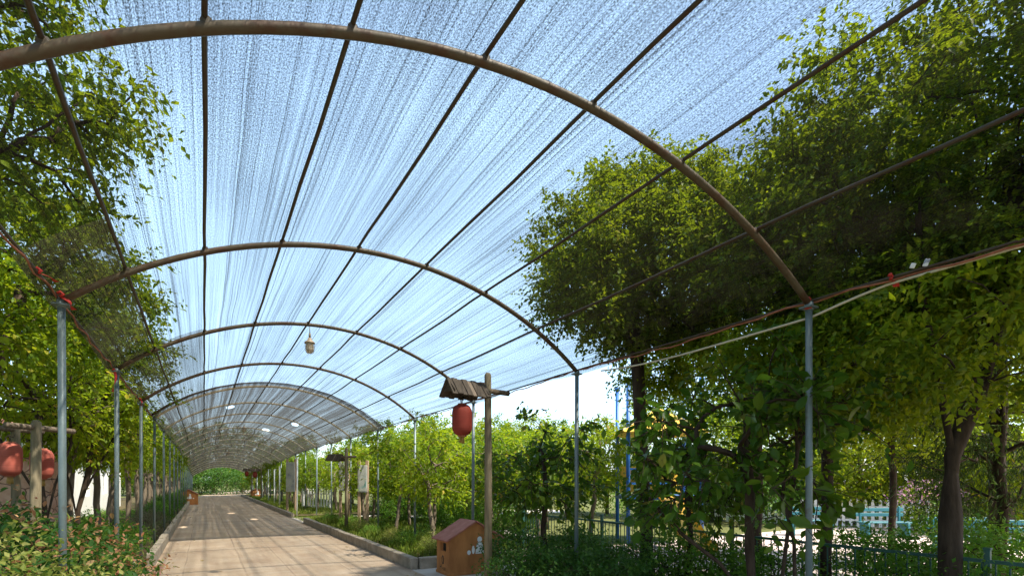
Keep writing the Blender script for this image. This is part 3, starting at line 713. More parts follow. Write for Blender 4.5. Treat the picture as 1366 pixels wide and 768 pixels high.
# conifer boughs beyond the fence
tree_meshes('conifer', BK, [M['conifer']], seed=51, stems=[bend(3.4, .05, 0, seed=3)], ells=[(0, 0, 1.6, 1.25, 1.25, .55), (0, 0, 2.4, .9, .9, .6), (0, 0, 3.2, .5, .5, .5)], clumps=70, twigs=8, per=14, clump_r=.45, leaf=.10, width=.13, r_base=.06, droop=.8, hollow=.2, branch_up=-.15, min_z=.9)
x, y = at(1335, 6.6)
plant('conifer', 'conifer', (x, y), 'dark drooping conifer beside the thickest trunk', 'conifer')

# ------------------------------------------------------------------ shrubs
def shrub(key, seed, mats, r, h, leaf, clumps=46, width=.5, big=False, tip=None, tf=0, twigs=5, per=6, low=.1):
    tree_meshes(key, BK, mats, seed=seed, stems=[[(0, 0, 0), (.02, 0, h * .25), (0, .03, h * .5)], [(.05, .02, 0), (.12, .05, h * .3), (.2, .06, h * .5)], [(-.04, .02, 0), (-.14, 0, h * .3), (-.2, -.05, h * .5)]],
                ells=[(0, 0, h * .5, r, r, h * .45), (r * .3, -r * .2, h * .72, r * .6, r * .6, h * .28), (-r * .3, r * .25, h * .66, r * .6, r * .6, h * .3)], clumps=clumps, twigs=twigs, per=per, clump_r=.2 + r * .12, leaf=leaf, width=width, r_base=.014, droop=.15, big=big, hollow=.5, tip=tip, tip_frac=tf, flat=.9)
shrub('photinia', 61, [M['leaf_shrub'], M['leaf_red']], .55, .85, .055, 100, .45, True, True, .6)
shrub('photinia_b', 62, [M['leaf_shrub'], M['leaf_red']], .6, .8, .055, 105, .45, True, True, .42)
shrub('varieg', 63, [M['leaf_varieg']], .5, .7, .034, 130, .5)
shrub('bright', 64, [M['leaf_bright']], .6, .75, .05, 100, .55)
shrub('dark', 65, [M['leaf_shrub']], .65, .8, .06, 110, .5)
shrub('grey', 66, [M['leaf_grey']], .6, .7, .05, 80, .35)
shrub('pink', 67, [M['leaf_young'], M['petal_pink']], .9, 1.5, .09, 90, .6, False, True, .95)
SP = ('stem', 'foliage')
def sh(key, name, loc, lab, grp, s=1, rz=None): return plant(key, name, (*loc, .06), lab, 'shrub', grp, rnd.uniform(0, 6) if rz is None else rz, s, SP)
G1 = 'red tipped shrubs in the building side bed'
for px, d, k, s, lab in [(-20, 4.2, 'photinia', 1.3, 'red tipped shrub below the faded lanterns, at the frame edge'), (45, 3.9, 'photinia_b', 1.22, 'red tipped shrub in front of the near grey post'), (112, 5.2, 'photinia', 1.0, 'red tipped shrub just past the near grey post'), (25, 5.2, 'photinia', 1.35, 'red tipped shrub at the foot of the lantern posts'), (70, 5.8, 'photinia_b', 1.2, 'red tipped shrub behind the near grey post'), (-60, 5.2, 'photinia_b', 1.5, 'red tipped shrub before the pink stone pillar')]:
    sh(k, 'photinia_shrub', at(px, d), lab, G1, s)
for px, d, s, lab in [(-20, 3.1, 1.42, 'low yellow variegated shrub in the bottom corner'), (62, 3.3, 1.2, 'low yellow variegated shrub under the red tipped ones'), (138, 5.6, 1.0, 'yellow variegated shrub beside the second grey post'), (-80, 3.4, 1.5, 'yellow variegated shrub at the picture edge'), (140, 8.2, .75, 'yellow variegated shrub at the kerb corner')]:
    sh('varieg', 'variegated_shrub', at(px, d), lab, 'yellow variegated shrubs', s)
for x, y, s, lab in [(-1.62, 11.0, .9, 'clipped bright green shrub behind the kerb corner'), (-1.45, 12.3, .8, 'clipped bright green shrub at the third grey post'), (-2.4, 12.4, 1.0, 'bright green shrub in front of the leaning trunks'), (-3.0, 11.5, 1.15, 'bright green shrub in front of the white wall'), (-1.5, 13.6, .8, 'bright green shrub beside the fourth grey post'), (-2.3, 9.8, 1.2, 'bright green shrub next to the pink stone pillar'), (-2.5, 14.2, 1.1, 'bright green shrub at the foot of the leaning trunks')]:
    sh('bright', 'green_shrub', (x, y), lab, 'bright green shrubs in the building side bed', s)
for i, y in enumerate([14.9, 16.1, 17.4, 18.8]):
    sh('grey', 'dry_shrub', (-1.35 + rnd.uniform(-.15, .05), y), 'greyish purple shrub along the kerb, %s from the bright green shrubs' % ORD[i], 'greyish shrubs along the kerb', .85)
for i in range(13):
    sh(('dark', 'bright', 'dark')[i % 3], 'green_shrub', (-1.5 + rnd.uniform(-.2, .15), 20 + i * 2.6), 'round green shrub on the far kerb by the building, %s past the greyish ones' % ORD[i], 'green shrubs along the far kerb', rnd.uniform(.8, 1.1))
for i, (px, d, s) in enumerate([(712, 6.3, .8), (755, 5.9, .85), (805, 6.0, .85), (695, 8.0, .9), (728, 7.0, .8), (850, 6.8, .8), (775, 7.0, .95), (770, 8.4, .9)]):
    lab = ['right of the wooden lantern post', 'in front of the slim post', 'left of the camphor trunk', 'behind the bin hut', 'at the single stemmed magnolia', 'behind the camphor trunk', 'behind the slim post', 'behind the others by the fence'][i]
    sh('dark', 'dark_shrub', at(px, d), 'low dark green shrub ' + lab, 'dark shrubs in the playground side bed', s)
for i, (px, d, s, lab) in enumerate([(905, 6.4, 1.15, 'bright shrub climbing the green fence by the camphor trunk'), (985, 5.6, .75, 'bright shrub behind the forked magnolia stems'), (1040, 5.9, 1.0, 'bright shrub at the fence left of the tall post'), (960, 6.0, 1.0, 'bright shrub at the fence left of the forked stems'), (1180, 6.2, 1.2, 'bright shrub against the fence between two trunks'), (1215, 5.2, 1.0, 'bright shrub left of the thickest trunk'), (1330, 4.6, 1.0, 'bright shrub right of the thickest trunk'), (1150, 7.4, 1.0, 'bright shrub in the playground behind the fence'), (1290, 6.6, 1.35, 'bright shrub in the playground behind the thickest trunk'), (1345, 5.6, 1.25, 'bright shrub below the drooping conifer'), (590, 10.2, .7, 'pale bright shrub at the kerb end behind the bin hut')]):
    sh('bright' if i != 10 else 'varieg', 'green_shrub', at(px, d), lab, 'bright shrubs along the green fence', s)
for i in range(12):
    y = 9.95 + i * .9
    sh('bright', 'green_shrub', (6.3 + rnd.uniform(-.3, .5), y + .4), 'bright green shrub along the railing beyond the bin hut, %s away' % ORD[i], 'bright green shrubs along the railing', rnd.uniform(.9, 1.3))
    sh(('varieg', 'bright', 'varieg')[i % 3], 'low_shrub', (3.75 + rnd.uniform(-.1, .35), y), 'low shrub inside the kerb, %s beyond the ochre bin hut' % ORD[i], 'low shrubs along the playground side kerb', rnd.uniform(.42, .55))
for i, px in enumerate([860, 905, 960, 1010, 1060, 1120, 1175, 1290, 1335, 1375, 1420]):
    sh(('bright', 'dark')[i % 2], 'hedge_shrub', at(px, 18.5 + (i % 3) * .8), 'rounded hedge shrub behind the white picket fence, %s from the play tower' % ORD[i], 'hedge shrubs behind the playground', 1.9 + .3 * (i % 2))
x, y = at(1238, 15)
sh('pink', 'flowering_shrub', (x, y), 'pink flowering bush at the back of the playground', None, 1.0)

for i in range(9):
    sh('dark', 'dark_shrub', (-7 + i * 2.2, 64 + (i % 2) * 2.5 + abs(i - 3) * 1.2), 'tall dark shrub across the far end of the road, %s from the white building side' % ORD[i], 'dark shrubs at the far end of the road', 3.6)
# grass and ground cover nobody could count
def blades(name, regions, n, hmin, hmax, mat, seed):
    g = np.random.default_rng(seed); P = []
    area = np.array([(a[1] - a[0]) * (a[3] - a[2]) for a in regions]); cnt = g.multinomial(n, area / area.sum())
    for a, c in zip(regions, cnt): P.append(np.stack([g.uniform(a[0], a[1], c), g.uniform(a[2], a[3], c), np.full(c, a[4])], 1))
    P = np.concatenate(P); N = len(P); ax = unit(UP + g.normal(size=(N, 3)) * np.array([.35, .35, 0])); nr = g.normal(size=(N, 3))
    clump = .5 + .5 * np.sin(P[:, 0] * 3.1 + np.sin(P[:, 1] * 1.7)) * np.sin(P[:, 1] * 2.3)
    V, F, _ = leaves(P, ax, nr, (hmin + (hmax - hmin) * g.random(N) * (.3 + .7 * clump)), .09)
    return tag(link(name, np_mesh(name, V, [F]), None, [mat]), kind='stuff')
o = blades('bed_grass', [(3.32, 6.6, 8.95, 20.1, .09), (3.32, 7.2, 23.7, 50, .09)], 60000, .06, .30, M['grass'], 5); tag(o, 'green grass growing between the young trees in the bed', 'grass')
o = blades('lawn_grass', [(3.2, 4.6, 20.5, 23.4, .0), (4.0, 5.85, -3, 6.4, .09), (5.9, 6.15, -3, 16, .0)], 16000, .04, .16, M['grass'], 6); tag(o, 'short grass along the fence and in the bed gap', 'grass')
def ground_cover(name, regions, n, size, mat, seed, lab, hmax):
    g = np.random.default_rng(seed); P = []
    area = np.array([(a[1] - a[0]) * (a[3] - a[2]) for a in regions]); cnt = g.multinomial(n, area / area.sum())
    for a, c in zip(regions, cnt): P.append(np.stack([g.uniform(a[0], a[1], c), g.uniform(a[2], a[3], c), np.full(c, a[4])], 1))
    P = np.concatenate(P); N = len(P)
    hm = hmax * (.45 + .55 * np.sin(P[:, 0] * 2.3 + 1) * np.sin(P[:, 1] * 1.9)) * (.6 + .4 * np.sin(P[:, 0] * 7 + P[:, 1] * 5))
    P[:, 2] += .02 + np.maximum(hm, .05) * g.random(N)
    V, F, _ = leaves(P, g.normal(size=(N, 3)) * np.array([1, 1, .4]), UP + g.normal(size=(N, 3)) * .5, size * (.6 + .7 * g.random(N)), .5)
    return tag(link(name, np_mesh(name, V, [F]), None, [mat]), lab, 'ground cover', kind='stuff')
ground_cover('ground_cover', [(-5.8, -1.35, 2, 11.4, .08), (-4.5, -1.15, 11.8, 30, .08)], 42000, .06, M['leaf_bright'], 8, 'low leafy ground cover under the trees by the building', .38)
ground_cover('ivy_cover', [(3.95, 5.8, 0, 6.4, .08), (4.2, 6.6, 9.1, 20, .08)], 30000, .06, M['leaf_shrub'], 9, 'dark leafy ground cover in the playground side bed', .34)
g = np.random.default_rng(3); N = 150
P = np.stack([np.where(g.random(N) < .6, 3.1 - np.abs(g.normal(0, .35, N)), -.6 + np.abs(g.normal(0, .3, N))), g.uniform(6, 45, N), np.full(N, .008)], 1)
V, F, _ = leaves(P, g.normal(size=(N, 3)) * np.array([1, 1, .1]), UP + g.normal(size=(N, 3)) * .15, .04 + .05 * g.random(N), .5)
tag(link('leaf_litter', np_mesh('leaf_litter', V, [F]), None, [M['litter']]), 'yellow fallen leaves scattered along the kerbs', 'fallen leaves', kind='stuff')

# ------------------------------------------------------------------ lantern posts and lanterns
def lantern_post(loc, rz, z_arm, z_top, reach, label, roof_len=.56, tilt=0, r=.048, roofed=True):
    t = thing('lantern_post', (*loc, .03), label, 'lantern post', 'wooden lantern posts', rz)
    MB().tube([(0, 0, 0), (.006, 0, z_top * .5), (0, .004, z_top - .03), (0, 0, z_top)], [r * 1.1, r, r * .9, r * .55], 10).build('pole', M['wood_pole'], t)
    MB().tube([(.34, 0, z_arm), (-reach - roof_len / 2 + .04, 0, z_arm)], .034, 8).build('arm', M['wood_old'], t)
    if not roofed: return t
    roof = MB(); q = random.Random(int(reach * 100) + 3)
    n = 8; w = roof_len / n
    for s in (-1, 1):
        for i in range(n):
            xx = -reach - roof_len / 2 + w * (i + .5)
            L = .26 + q.uniform(-.008, .012)
            rot = Matrix.Rotation(s * R(53), 3, 'X')      # plank falls away from the ridge
            c = Vector((xx, 0, z_arm + .085)) + rot @ Vector((0, -s * L / 2, 0))
            roof.box(c + rot @ Vector((0, 0, (i % 2) * .012)), (w + .008, L, .018), 1 if (i == 4 and s > 0) else 0, rot, .003)
    roof.build('roof', [M['wood_plank'], M['wood_plank_pale']], t)
    for e in (-1, 1):
        gb = MB()
        xx = -reach + e * (roof_len / 2 - .03)
        gb.add([(xx - .008, -.16, z_arm - .07), (xx - .008, .16, z_arm - .07), (xx - .008, 0, z_arm + .09), (xx + .008, -.16, z_arm - .07), (xx + .008, .16, z_arm - .07), (xx + .008, 0, z_arm + .09)], [(0, 2, 1), (3, 4, 5), (0, 1, 4, 3), (1, 2, 5, 4), (2, 0, 3, 5)])
        gb.build('gable_board', M['wood_plank'], t)
    return t
def lantern(loc, label, mat, r=.125, h=.40, lean=0):
    t = thing('red_lantern', loc, label, 'lantern', 'red cloth lanterns')
    n = 24
    prof = [(r * .42, 0), (r * .75, -.02), (r * .95, -.065), (r, -.11), (r, -h + .11), (r * .95, -h + .065), (r * .75, -h + .02), (r * .42, -h)]
    MB().lathe(prof, n, 0, (0, 0, 0), lambda k: 1 if k % 4 else 1.035).build('body', mat, t)
    MB().lathe([(.0, .012), (r * .44, .01), (r * .46, -.012), (r * .42, -.014)], 16).build('rim', M['rope'], t)
    MB().lathe([(r * .42, -h + .012), (r * .45, -h + .008), (r * .44, -h - .014), (0, -h - .016)], 16).build('rim', M['rope'], t)
    MB().tube([(-.03, 0, .0), (-.045, 0, .05), (-.01, 0, .085), (.035, 0, .06), (.05, 0, .10)], .006, 6).tube([(0, 0, .01), (0, 0, .09)], .006, 6).build('hook', M['black_paint'], t)
    ts = MB(); q = random.Random(4)
    for i in range(26):
        an = q.random() * 6.28; rr = q.random() * .03
        ts.tube([(rr * math.cos(an), rr * math.sin(an), -h), (rr * 1.2 * math.cos(an), rr * 1.2 * math.sin(an), -h - .085 - q.random() * .015)], .005, 4)
    ts.build('tassel', M['tassel'], t); t.rotation_euler = (lean, 0, q.random())
    return t
M['tassel'] = simple('tassel_yarn', (.32, .20, .05), (.45, .30, .09), 20, .9)
# by the hut: arm reaches over the road
D = 6.6; x, y = at(651, D); zt = zat(497, D); za = zat(521, D)
lp = lantern_post((x, y), R(9), za - .03, zt - .03, .35, 'wooden lantern post with plank roof standing beside the ochre bin hut')
v = Matrix.Rotation(R(9), 3, 'Z') @ Vector((-.40, 0, 0))
lantern((x + v.x, y + v.y, zat(543, D)), 'dark red cloth lantern under the plank roof by the bin hut', M['lantern'], .122, .385)
# two faded ones behind the red tipped shrubs
xa, ya = at(21, 6.6); xb, yb = at(48, 6.2)
lantern_post((xa, ya), R(52), 2.20, 2.28, .36, 'wooden lantern post behind the larger faded lantern', .3, 0, .05, False)
lantern_post((xb, yb), R(232), 2.18, 2.27, .36, 'wooden lantern post nearest the near grey post', .3, 0, .055, False)
x, y = at(13, 6.15); lantern((x, y, 2.03), 'faded red lantern hanging in front of the pink stone pillar', M['lantern_faded'], .115, .40)
x, y = at(56, 6.62); lantern((x, y, 1.98), 'faded red lantern half hidden behind a lantern post', M['lantern_faded'], .12, .38)
# farther along the playground side
x, y = at(462, 15.5); lantern_post((x, y), R(-50), zat(609, 15.5) - .03, zat(598, 15.5), .40, 'lantern post with a small plank roof among the young trees', .5)
for px, d, w in ((334, 37, 'nearer of the two posts deep in the tunnel'), (324, 45, 'farther of the two posts deep in the tunnel')):
    x, y = at(px, d); x += .7; za = zat(626, d)
    lantern_post((x, y), 0, za - .03, za + .1, .4, 'lantern post with plank roof, ' + w)
    lantern((x - .4, y, za - .14), 'small red lantern on the ' + w, M['lantern'], .15, .42)

# ------------------------------------------------------------------ bin huts
def hut(loc, rz, s, label):
    t = thing('bin_hut', (*loc, 0), label, 'bin hut', 'ochre bin huts beside the road', rz); t.scale = (s, s, s)
    W, L, H, RH = .95, .53, .60, .27                   # x width, y depth, wall height, gable rise; ridge runs along y
    sx0, sx1, sz0, sz1 = -.13, .10, .39, .53           # slot cut in the road side wall
    wl = MB()
    # gable walls
    for yy, f in ((-L / 2, 1), (L / 2, -1)):
        wl.add([(-W / 2, yy, 0), (W / 2, yy, 0), (W / 2, yy, H), (0, yy, H + RH), (-W / 2, yy, H)], [(0, 1, 2, 3, 4)[::f]])
    wl.add([(W / 2, -L / 2, 0), (W / 2, L / 2, 0), (W / 2, L / 2, H), (W / 2, -L / 2, H)], [(0, 1, 2, 3)])
    x = -W / 2
    ysl = (-L / 2, sx0, sx1, L / 2); zs = (0, sz0, sz1, H)
    vs = [(x, a, b) for b in zs for a in ysl]
    wl.add(vs, [(j * 4 + i, j * 4 + i + 4, j * 4 + i + 5, j * 4 + i + 1) for j in range(3) for i in range(3) if not (i == 1 and j == 1)])
    dp = .05; e = [(x, sx0, sz0), (x, sx1, sz0), (x, sx1, sz1), (x, sx0, sz1)]; e2 = [(p[0] + dp, p[1], p[2]) for p in e]
    wl.add(e + e2, [(0, 1, 5, 4), (1, 2, 6, 5), (2, 3, 7, 6), (3, 0, 4, 7)])
    wl.box((0, 0, .025), (W + .03, L + .03, .05), 0, None, .008)
    wl.build('walls', M['hut_wall'], t)
    MB().add(e2, [(0, 1, 2, 3)]).box((x + .03, (sx0 + sx1) / 2, (sz0 + sz1) / 2), (.012, .012, sz1 - sz0 - .004)).build('slot', M['dark_hole'], t)
    ang = math.atan2(RH, W / 2); SL = math.hypot(RH, W / 2) + .085
    for sg in (-1, 1):
        rot = Matrix.Rotation(sg * ang, 3, 'Y')
        c = Vector((0, 0, H + RH + .02)) + rot @ Vector((sg * SL / 2, 0, 0))
        MB().box(c, (SL, L + .10, .028), 0, rot, .005).build('roof_slope', M['hut_roof'], t)
    # painted emblem on the road side: a figure ring and strokes
    em = MB(); px_ = x - .004
    def ring(cy, cz, ry, rz_, w, n=16):
        vs = []
        for k in range(n + 1):
            an = 6.2832 * k / n
            vs += [(px_, cy + ry * math.cos(an), cz + rz_ * math.sin(an)), (px_, cy + (ry - w) * math.cos(an), cz + (rz_ - w) * math.sin(an))]
        em.add(vs, [(2 * k, 2 * k + 1, 2 * k + 3, 2 * k + 2) for k in range(n)])
    ring(0, .245, .05, .075, .022); em.box((px_, -.03, .24), (.003, .014, .12))
    em.box((px_, .09, .115), (.003, .05, .014)); em.box((px_, .07, .13), (.003, .014, .05)); em.box((px_, -.05, .10), (.003, .013, .05)); em.box((px_, -.095, .095), (.003, .013, .05)); em.box((px_, .01, .10), (.003, .03, .012))
    em.build('emblem', M['black_paint'], t)
    # white painted figure on the gable
    wf = MB(); py = -L / 2 - .004
    def disc(cx_, cz, rx, rz_, n=14): wf.add([(cx_ + rx * math.cos(6.2832 * k / n), py, cz + rz_ * math.sin(6.2832 * k / n)) for k in range(n)], [tuple(range(n))])
    disc(.08, .58, .045, .05); wf.add([(0, py, .34), (.16, py, .34), (.15, py, .44), (.12, py, .53), (.04, py, .53), (.01, py, .44)], [(0, 1, 2, 3, 4, 5)])
    disc(-.12, .37, .035, .04); disc(.25, .37, .035, .035); disc(-.04, .41, .028, .07)
    wf.build('painted_figure', M['white_paint'], t)
    return t
hx, hy = at(622, 7.85)
hut((3.93, 8.03), 0, 1.0, 'ochre wooden bin hut with terracotta roof beside the lantern post')
x, y = at(254, 33.5); hut((x - .1, y), 0, 1.1, 'distant ochre bin hut on the kerb by the white building')
x, y = at(327, 44); hut((x + .9, y), 0, 1.0, 'distant ochre bin hut on the playground side kerb')
tag(MB().box((4.05, 7.3, .05), (.36, .28, .10), 0, None, .01).build('concrete_block', M['kerb']), 'pale concrete block lying before the gable of the bin hut', 'block')

# ------------------------------------------------------------------ notice boards and poles
def notice(loc, rz, w, z0, z1, label, tint, seed, post_h):
    t = thing('notice_board', (*loc, .05), label, 'notice board', 'notice boards among the young trees', rz)
    for s in (-1, 1): MB().box((s * (w / 2 - .02), .03, post_h / 2), (.09, .07, post_h), 0, None, .006).build('post', M['board_post'], t)
    b = MB().box((0, -.02, (z0 + z1) / 2), (w, .025, z1 - z0), 0, None, .004).build('board', M['board_paint'], t)
    MB().box((0, -.036, (z0 + z1) / 2), (w - .07, .006, z1 - z0 - .07)).build('picture', poster_mat('poster_%d' % seed, seed, tint), t)
    return t
M['board_paint'] = simple('board_paint', (.36, .36, .33), (.5, .5, .46), 6, .6)
M['board_post'] = simple('board_post_wood', (.26, .17, .10), (.38, .27, .18), 6, .8, 0, .4, (5, 5, .6))
x, y = at(484, 16.2); notice((x, y), R(-38), .30, 1.15, 2.0, 'notice board with a green and blue picture on pinkish posts', (.10, .25, .22), 1, 2.15)
x, y = at(459, 18.0); notice((x, y), R(-38), .34, 1.15, 2.25, 'leaf covered notice board behind the green and blue one', (.25, .27, .18), 2, 2.3)
x, y = at(388, 23.6); notice((x, y), R(-50), .5, 1.0, 2.35, 'tall white notice board at the gap in the kerb', (.30, .32, .32), 3, 2.5)
x, y = at(396, 22.0)
tag(MB().tube([(x, y, 0), (x + .02, y, 2.5)], .032, 10).tube([(x + .02, y, 2.49), (x + .02, y, 2.52)], .037, 10).build('metal_pole', M['white_pole']), 'thin white metal pole standing at the kerb gap', 'pole')
for i, (px, d, h) in enumerate([(373, 28, 2.3), (366, 31, 2.2), (358, 35, 2.3), (350, 40, 2.2), (343, 44, 2.3), (337, 50, 2.2)]):
    x, y = at(px, d)
    tag(MB().tube([(x, y, 0), (x, y, h)], .035, 8).tube([(x, y, h - .01), (x, y, h + .03)], .04, 8).build('metal_pole', M['white_pole']), 'thin white pole in the far bed, %s beyond the tall notice board' % ORD[i], 'pole', 'thin white poles in the far bed')

# ------------------------------------------------------------------ fences
def fence(name, a, b, z, mat, gap, label, post_every=2.4, r=.008, low=.12):
    t = thing(name, (*a, 0), label, 'fence'); A = Vector((*a, 0)); B = Vector((*b, 0)); d = B - A; L = d.length; u = d / L
    ang = math.atan2(d.y, d.x); rot = Matrix.Rotation(ang, 3, 'Z')
    MB().box(u * (L / 2) + Vector((0, 0, z)), (L, .035, .03), 0, rot).build('top_rail', mat, t)
    MB().box(u * (L / 2) + Vector((0, 0, low)), (L, .03, .025), 0, rot).build('bottom_rail', mat, t)
    pk = MB(); n = int(L / gap)
    for i in range(1, n):
        p = u * (gap * i); pk.tube([p + Vector((0, 0, low + .012)), p + Vector((0, 0, z - .015))], r, 5, cap=False)
    pk.build('pickets', mat, t)
    m = max(1, round(L / post_every))
    for i in range(m + 1):
        p = u * (L * i / m); MB().box(p + Vector((0, 0, (z + .1) / 2)), (.045, .045, z + .1), 0, rot, .004).box(p + Vector((0, 0, z + .11)), (.055, .055, .02), 0, rot, .003).build('post', mat, t)
    return t
fence('green_fence', (5.98, -6), (5.98, 9.5), .86, M['green_fence'], .095, 'dark green railing running along the edge of the playground')
fence('green_fence', (6.85, 10), (6.85, 20.2), .86, M['green_fence'], .11, 'dark green railing behind the young trees beyond the bin hut')
x0, y0 = at(955, 19.5); x1, y1 = at(1260, 16)
def picket_fence(a, b, h, label, cat='fence'):
    t = thing('white_fence', (*a, 0), label, cat); A = Vector((*a, 0)); B = Vector((*b, 0)); d = B - A; L = d.length; u = d / L; rot = Matrix.Rotation(math.atan2(d.y, d.x), 3, 'Z')
    for z in (.25, h - .25): MB().box(u * (L / 2) + Vector((0, 0, z)), (L, .03, .06), 0, rot).build('rail', M['white_paint'], t)
    pk = MB(); n = int(L / .2)
    for i in range(n + 1):
        p = u * (L * i / n) + rot @ Vector((0, -.026, 0))
        w = .045; pk.add([p + rot @ Vector((sx * w, sy * .01, zz)) for sy in (-1, 1) for (sx, zz) in ((-1, .04), (1, .04), (1, h - .06), (0, h), (-1, h - .06))], [(0, 1, 2, 3, 4), (9, 8, 7, 6, 5), (0, 5, 6, 1), (1, 6, 7, 2), (2, 7, 8, 3), (3, 8, 9, 4), (4, 9, 5, 0)])
    pk.build('pickets', M['white_paint'], t)
    m = max(1, round(L / 2.2))
    for i in range(m + 1):
        MB().box(u * (L * i / m) + rot @ Vector((0, .05, h / 2)), (.09, .07, h + .06), 0, rot, .008).build('post', M['white_paint'], t)
picket_fence((x0, y0), (x1, y1), .95, 'white picket fence at the back of the playground')
x0, y0 = at(404, 26.5); x1, y1 = at(440, 25.5); picket_fence((x0, y0), (x1, y1), 1.15, 'short white picket fence beyond the kerb gap')

# ------------------------------------------------------------------ playground
D = 12.6; tx, ty = at(838, D); ux, uy = at(936, D)
t = thing('play_tower', (tx, ty, 0), 'blue and yellow play tower half hidden behind the trees', 'play tower')
d = Vector((ux - tx, uy - ty, 0)); L = d.length; u = d / L; v = Vector((-u.y, u.x, 0)); rot = Matrix.Rotation(math.atan2(u.y, u.x), 3, 'Z')
for i in (0, 1):
    for j in (0, 1):
        p = u * (L * i) + v * (1.3 * j)
        MB().tube([p, p + Vector((0, 0, 4.0))], .05, 12).tube([p + Vector((0, 0, 3.99)), p + Vector((0, 0, 4.08))], .07, 12).build('post', M['blue'], t)
MB().box(u * (L / 2) + v * .65 + Vector((0, 0, 1.15)), (L + .1, 1.4, .1), 0, rot, .01).build('platform', M['blue'], t)
c = u * (L / 2) + v * .65
MB().add([c + u * (sx * (L / 2 + .2)) + v * (sy * .85) + Vector((0, 0, 2.75)) for sx, sy in ((-1, -1), (1, -1), (1, 1), (-1, 1))] + [c + Vector((0, 0, 3.45))], [(0, 1, 4), (1, 2, 4), (2, 3, 4), (3, 0, 4), (3, 2, 1, 0)]).build('roof', M['yellow'], t)
for z in (1.5, 1.85): MB().box(u * (L / 2) + Vector((0, 0, z)), (L - .1, .05, .05), 0, rot).build('guard_rail', M['blue'], t)
MB().box(u * (L * .5) + v * 1.3 + Vector((0, 0, 1.6)), (L - .15, .04, .7), 0, rot, .01).build('back_panel', M['yellow'], t)
sl = MB(); pts = [(-.02, 1.2), (-.5, 1.05), (-1.2, .55), (-1.9, .2), (-2.3, .17)]
w = .28; vs = []
for a, z in pts:
    for q, dz in ((-w, .16), (-w, 0), (w, 0), (w, .16)): vs.append(u * (L * .55 + q) + v * a + Vector((0, 0, z + dz)))
vs2 = [p + Vector((0, 0, -.03)) for p in vs]; n4 = len(pts) - 1
sl.add(vs + vs2, [(4 * i + k, 4 * i + k + 1, 4 * i + k + 5, 4 * i + k + 4) for i in range(n4) for k in range(3)] + [(len(vs) + 4 * i + k + 4, len(vs) + 4 * i + k + 5, len(vs) + 4 * i + k + 1, len(vs) + 4 * i + k) for i in range(n4) for k in range(3)])
sl.build('slide', M['yellow'], t)
def bench(px, d, label, rz):
    x, y = at(px, d); t = thing('bench', (x, y, 0), label, 'bench', 'teal benches in the playground', rz)
    for s in (-1, 1): MB().box((s * .55, 0, .2), (.07, .36, .4), 0, None, .01).box((s * .55, .19, .6), (.06, .05, .5), 0, None, .01).build('leg', M['teal'], t)
    sb = MB()
    for k in range(3): sb.box((0, -.12 + .12 * k, .42), (1.35, .1, .035), 0, None, .006)
    sb.build('seat', M['teal'], t)
    bb = MB()
    for k in range(2): bb.box((0, .20, .62 + .14 * k), (1.35, .03, .1), 0, None, .006)
    bb.build('backrest', M['teal'], t)
bench(1292, 10.5, 'teal slatted bench behind the thickest trunk', R(-35))
bench(1180, 14.2, 'teal slatted bench near the pink flowering bush', R(-30))
bench(1080, 14.8, 'teal slatted bench in front of the white picket fence', R(-30))
bench(1350, 9.8, 'teal slatted bench behind the drooping conifer', R(-40))

# ------------------------------------------------------------------ building and stone pillar on the left
t = thing('white_building', (-4.6, 24, 0), 'low white plastered building behind the leaning trunks', 'building')
x0, x1, y0, y1, h = -1.6, .6, -9.5, 12, 2.75
wn = [(-7.6, -6.4), (-3.2, -2.0), (1.6, 2.8), (6.0, 7.2)]
wl = MB(); zs = (0, .95, 2.0, h); cuts = sorted([y0, y1] + [q for w_ in wn for q in w_])
vs = [(x1, yv, z) for z in zs for yv in cuts]; nc = len(cuts)
wl.add(vs, [(j * nc + i, j * nc + i + 1, j * nc + i + 1 + nc, j * nc + i + nc) for j in range(3) for i in range(nc - 1) if not (j == 1 and i % 2 == 1)])
for a, b in wn:
    e = [(x1, a, .95), (x1, b, .95), (x1, b, 2.0), (x1, a, 2.0)]; e2 = [(x1 - .12, p[1], p[2]) for p in e]
    wl.add(e + e2, [(0, 4, 5, 1), (1, 5, 6, 2), (2, 6, 7, 3), (3, 7, 4, 0)])
wl.add([(x0, y0, 0), (x1, y0, 0), (x1, y0, h), (x0, y0, h)], [(0, 1, 2, 3)]); wl.add([(x0, y1, 0), (x1, y1, 0), (x1, y1, h), (x0, y1, h)], [(3, 2, 1, 0)]); wl.add([(x0, y0, 0), (x0, y1, 0), (x0, y1, h), (x0, y0, h)], [(0, 3, 2, 1)])
wl.build('wall', M['plaster'], t)
MB().box(((x0 + x1) / 2, (y0 + y1) / 2, h + .08), (x1 - x0 + .5, y1 - y0 + .5, .16), 0, None, .02).build('roof', M['hut_roof'], t)
for a, b in wn:
    f = MB().box((x1 - .09, (a + b) / 2, .985), (.06, b - a - .004, .07)).box((x1 - .09, (a + b) / 2, 1.965), (.06, b - a - .004, .07)).box((x1 - .09, a + .035, 1.475), (.06, .06, .91)).box((x1 - .09, b - .035, 1.475), (.06, .06, .91)).box((x1 - .09, (a + b) / 2, 1.475), (.05, .04, .91)).build('window', M['white_paint'], t)
    MB().box((x1 - .105, (a + b) / 2, 1.475), (.01, b - a - .01, 1.04)).build('pane', M['glass_dark'], f)
x, y = at(12, 9.3)
t = thing('stone_pillar', (x, y, 0), 'pink stone clad pillar behind the faded lanterns', 'pillar', None, R(-8))
MB().box((0, 0, 1.02), (1.4, .62, 2.04), 0, None, .02).build('shaft', M['stone'], t)
MB().box((0, 0, 2.09), (1.53, .75, .1), 0, None, .015).build('capstone', M['stone'], t)
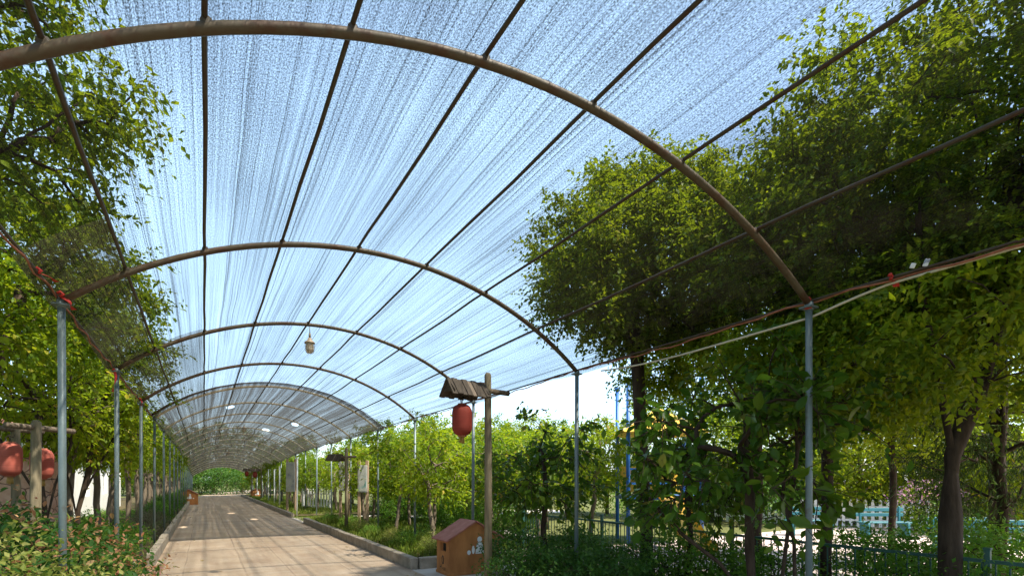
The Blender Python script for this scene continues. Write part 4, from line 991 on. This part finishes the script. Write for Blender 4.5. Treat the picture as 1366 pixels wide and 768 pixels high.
tag(MB().box((*at(122, 7.2), .30), (.7, .45, .5), 0, Matrix.Rotation(R(14), 3, 'Y') @ Matrix.Rotation(R(20), 3, 'Z'), .03).build('stone_block', M['kerb']), 'tilted grey stone block among the red tipped shrubs', 'block')

# ------------------------------------------------------------------ light
SUN_EL, SUN_AZ = R(58), R(147)                       # azimuth from +Y towards +X
S = Vector((math.sin(SUN_AZ) * math.cos(SUN_EL), math.cos(SUN_AZ) * math.cos(SUN_EL), math.sin(SUN_EL)))
sl = bpy.data.lights.new('sun', 'SUN'); sl.energy = 4.5; sl.angle = R(1.2); sl.color = (1, .93, .80)
so = bpy.data.objects.new('sun', sl); COL.objects.link(so); so.rotation_euler = S.to_track_quat('Z', 'Y').to_euler()
w = bpy.data.worlds.new('World'); sc.world = w; w.use_nodes = True; nt = w.node_tree; nt.nodes.clear()
wo = nt.nodes.new('ShaderNodeOutputWorld'); bg = nt.nodes.new('ShaderNodeBackground'); sky = nt.nodes.new('ShaderNodeTexSky')
sky.sky_type = 'NISHITA'; sky.sun_disc = False; sky.sun_elevation = SUN_EL; sky.sun_rotation = SUN_AZ; sky.dust_density = 1.0; sky.air_density = 1.1
bg.inputs[1].default_value = .135
# thin bright cloud mixed into the sky
tc = nt.nodes.new('ShaderNodeTexCoord'); mp = nt.nodes.new('ShaderNodeMapping'); mp.inputs['Scale'].default_value = (1, 1, 1.6); nz = nt.nodes.new('ShaderNodeTexNoise')
nz.inputs['Scale'].default_value = .9; nz.inputs['Detail'].default_value = 4; nz.inputs['Roughness'].default_value = .55
cr = nt.nodes.new('ShaderNodeValToRGB'); cr.color_ramp.elements[0].position = .36; cr.color_ramp.elements[1].position = .80
mx = nt.nodes.new('ShaderNodeMix'); mx.data_type = 'RGBA'; mx.inputs[7].default_value = (4.1, 6.1, 8.0, 1)
nt.links.new(tc.outputs['Generated'], mp.inputs[0]); nt.links.new(mp.outputs[0], nz.inputs['Vector']); nt.links.new(nz.outputs['Fac'], cr.inputs[0])
nt.links.new(cr.outputs[0], mx.inputs[0]); nt.links.new(sky.outputs[0], mx.inputs[6]); nt.links.new(mx.outputs[2], bg.inputs[0]); nt.links.new(bg.outputs[0], wo.inputs[0])

sc.view_settings.view_transform = 'Standard'; sc.view_settings.look = 'None'; sc.view_settings.exposure = 1.35; sc.view_settings.gamma = 1
sc.render.engine = 'CYCLES'
cy = sc.cycles
cy.use_denoising = True; cy.max_bounces = 7; cy.diffuse_bounces = 4; cy.transmission_bounces = 4; cy.transparent_max_bounces = 12; cy.glossy_bounces = 2
cy.sample_clamp_indirect = 6; cy.use_adaptive_sampling = True; cy.adaptive_threshold = .015
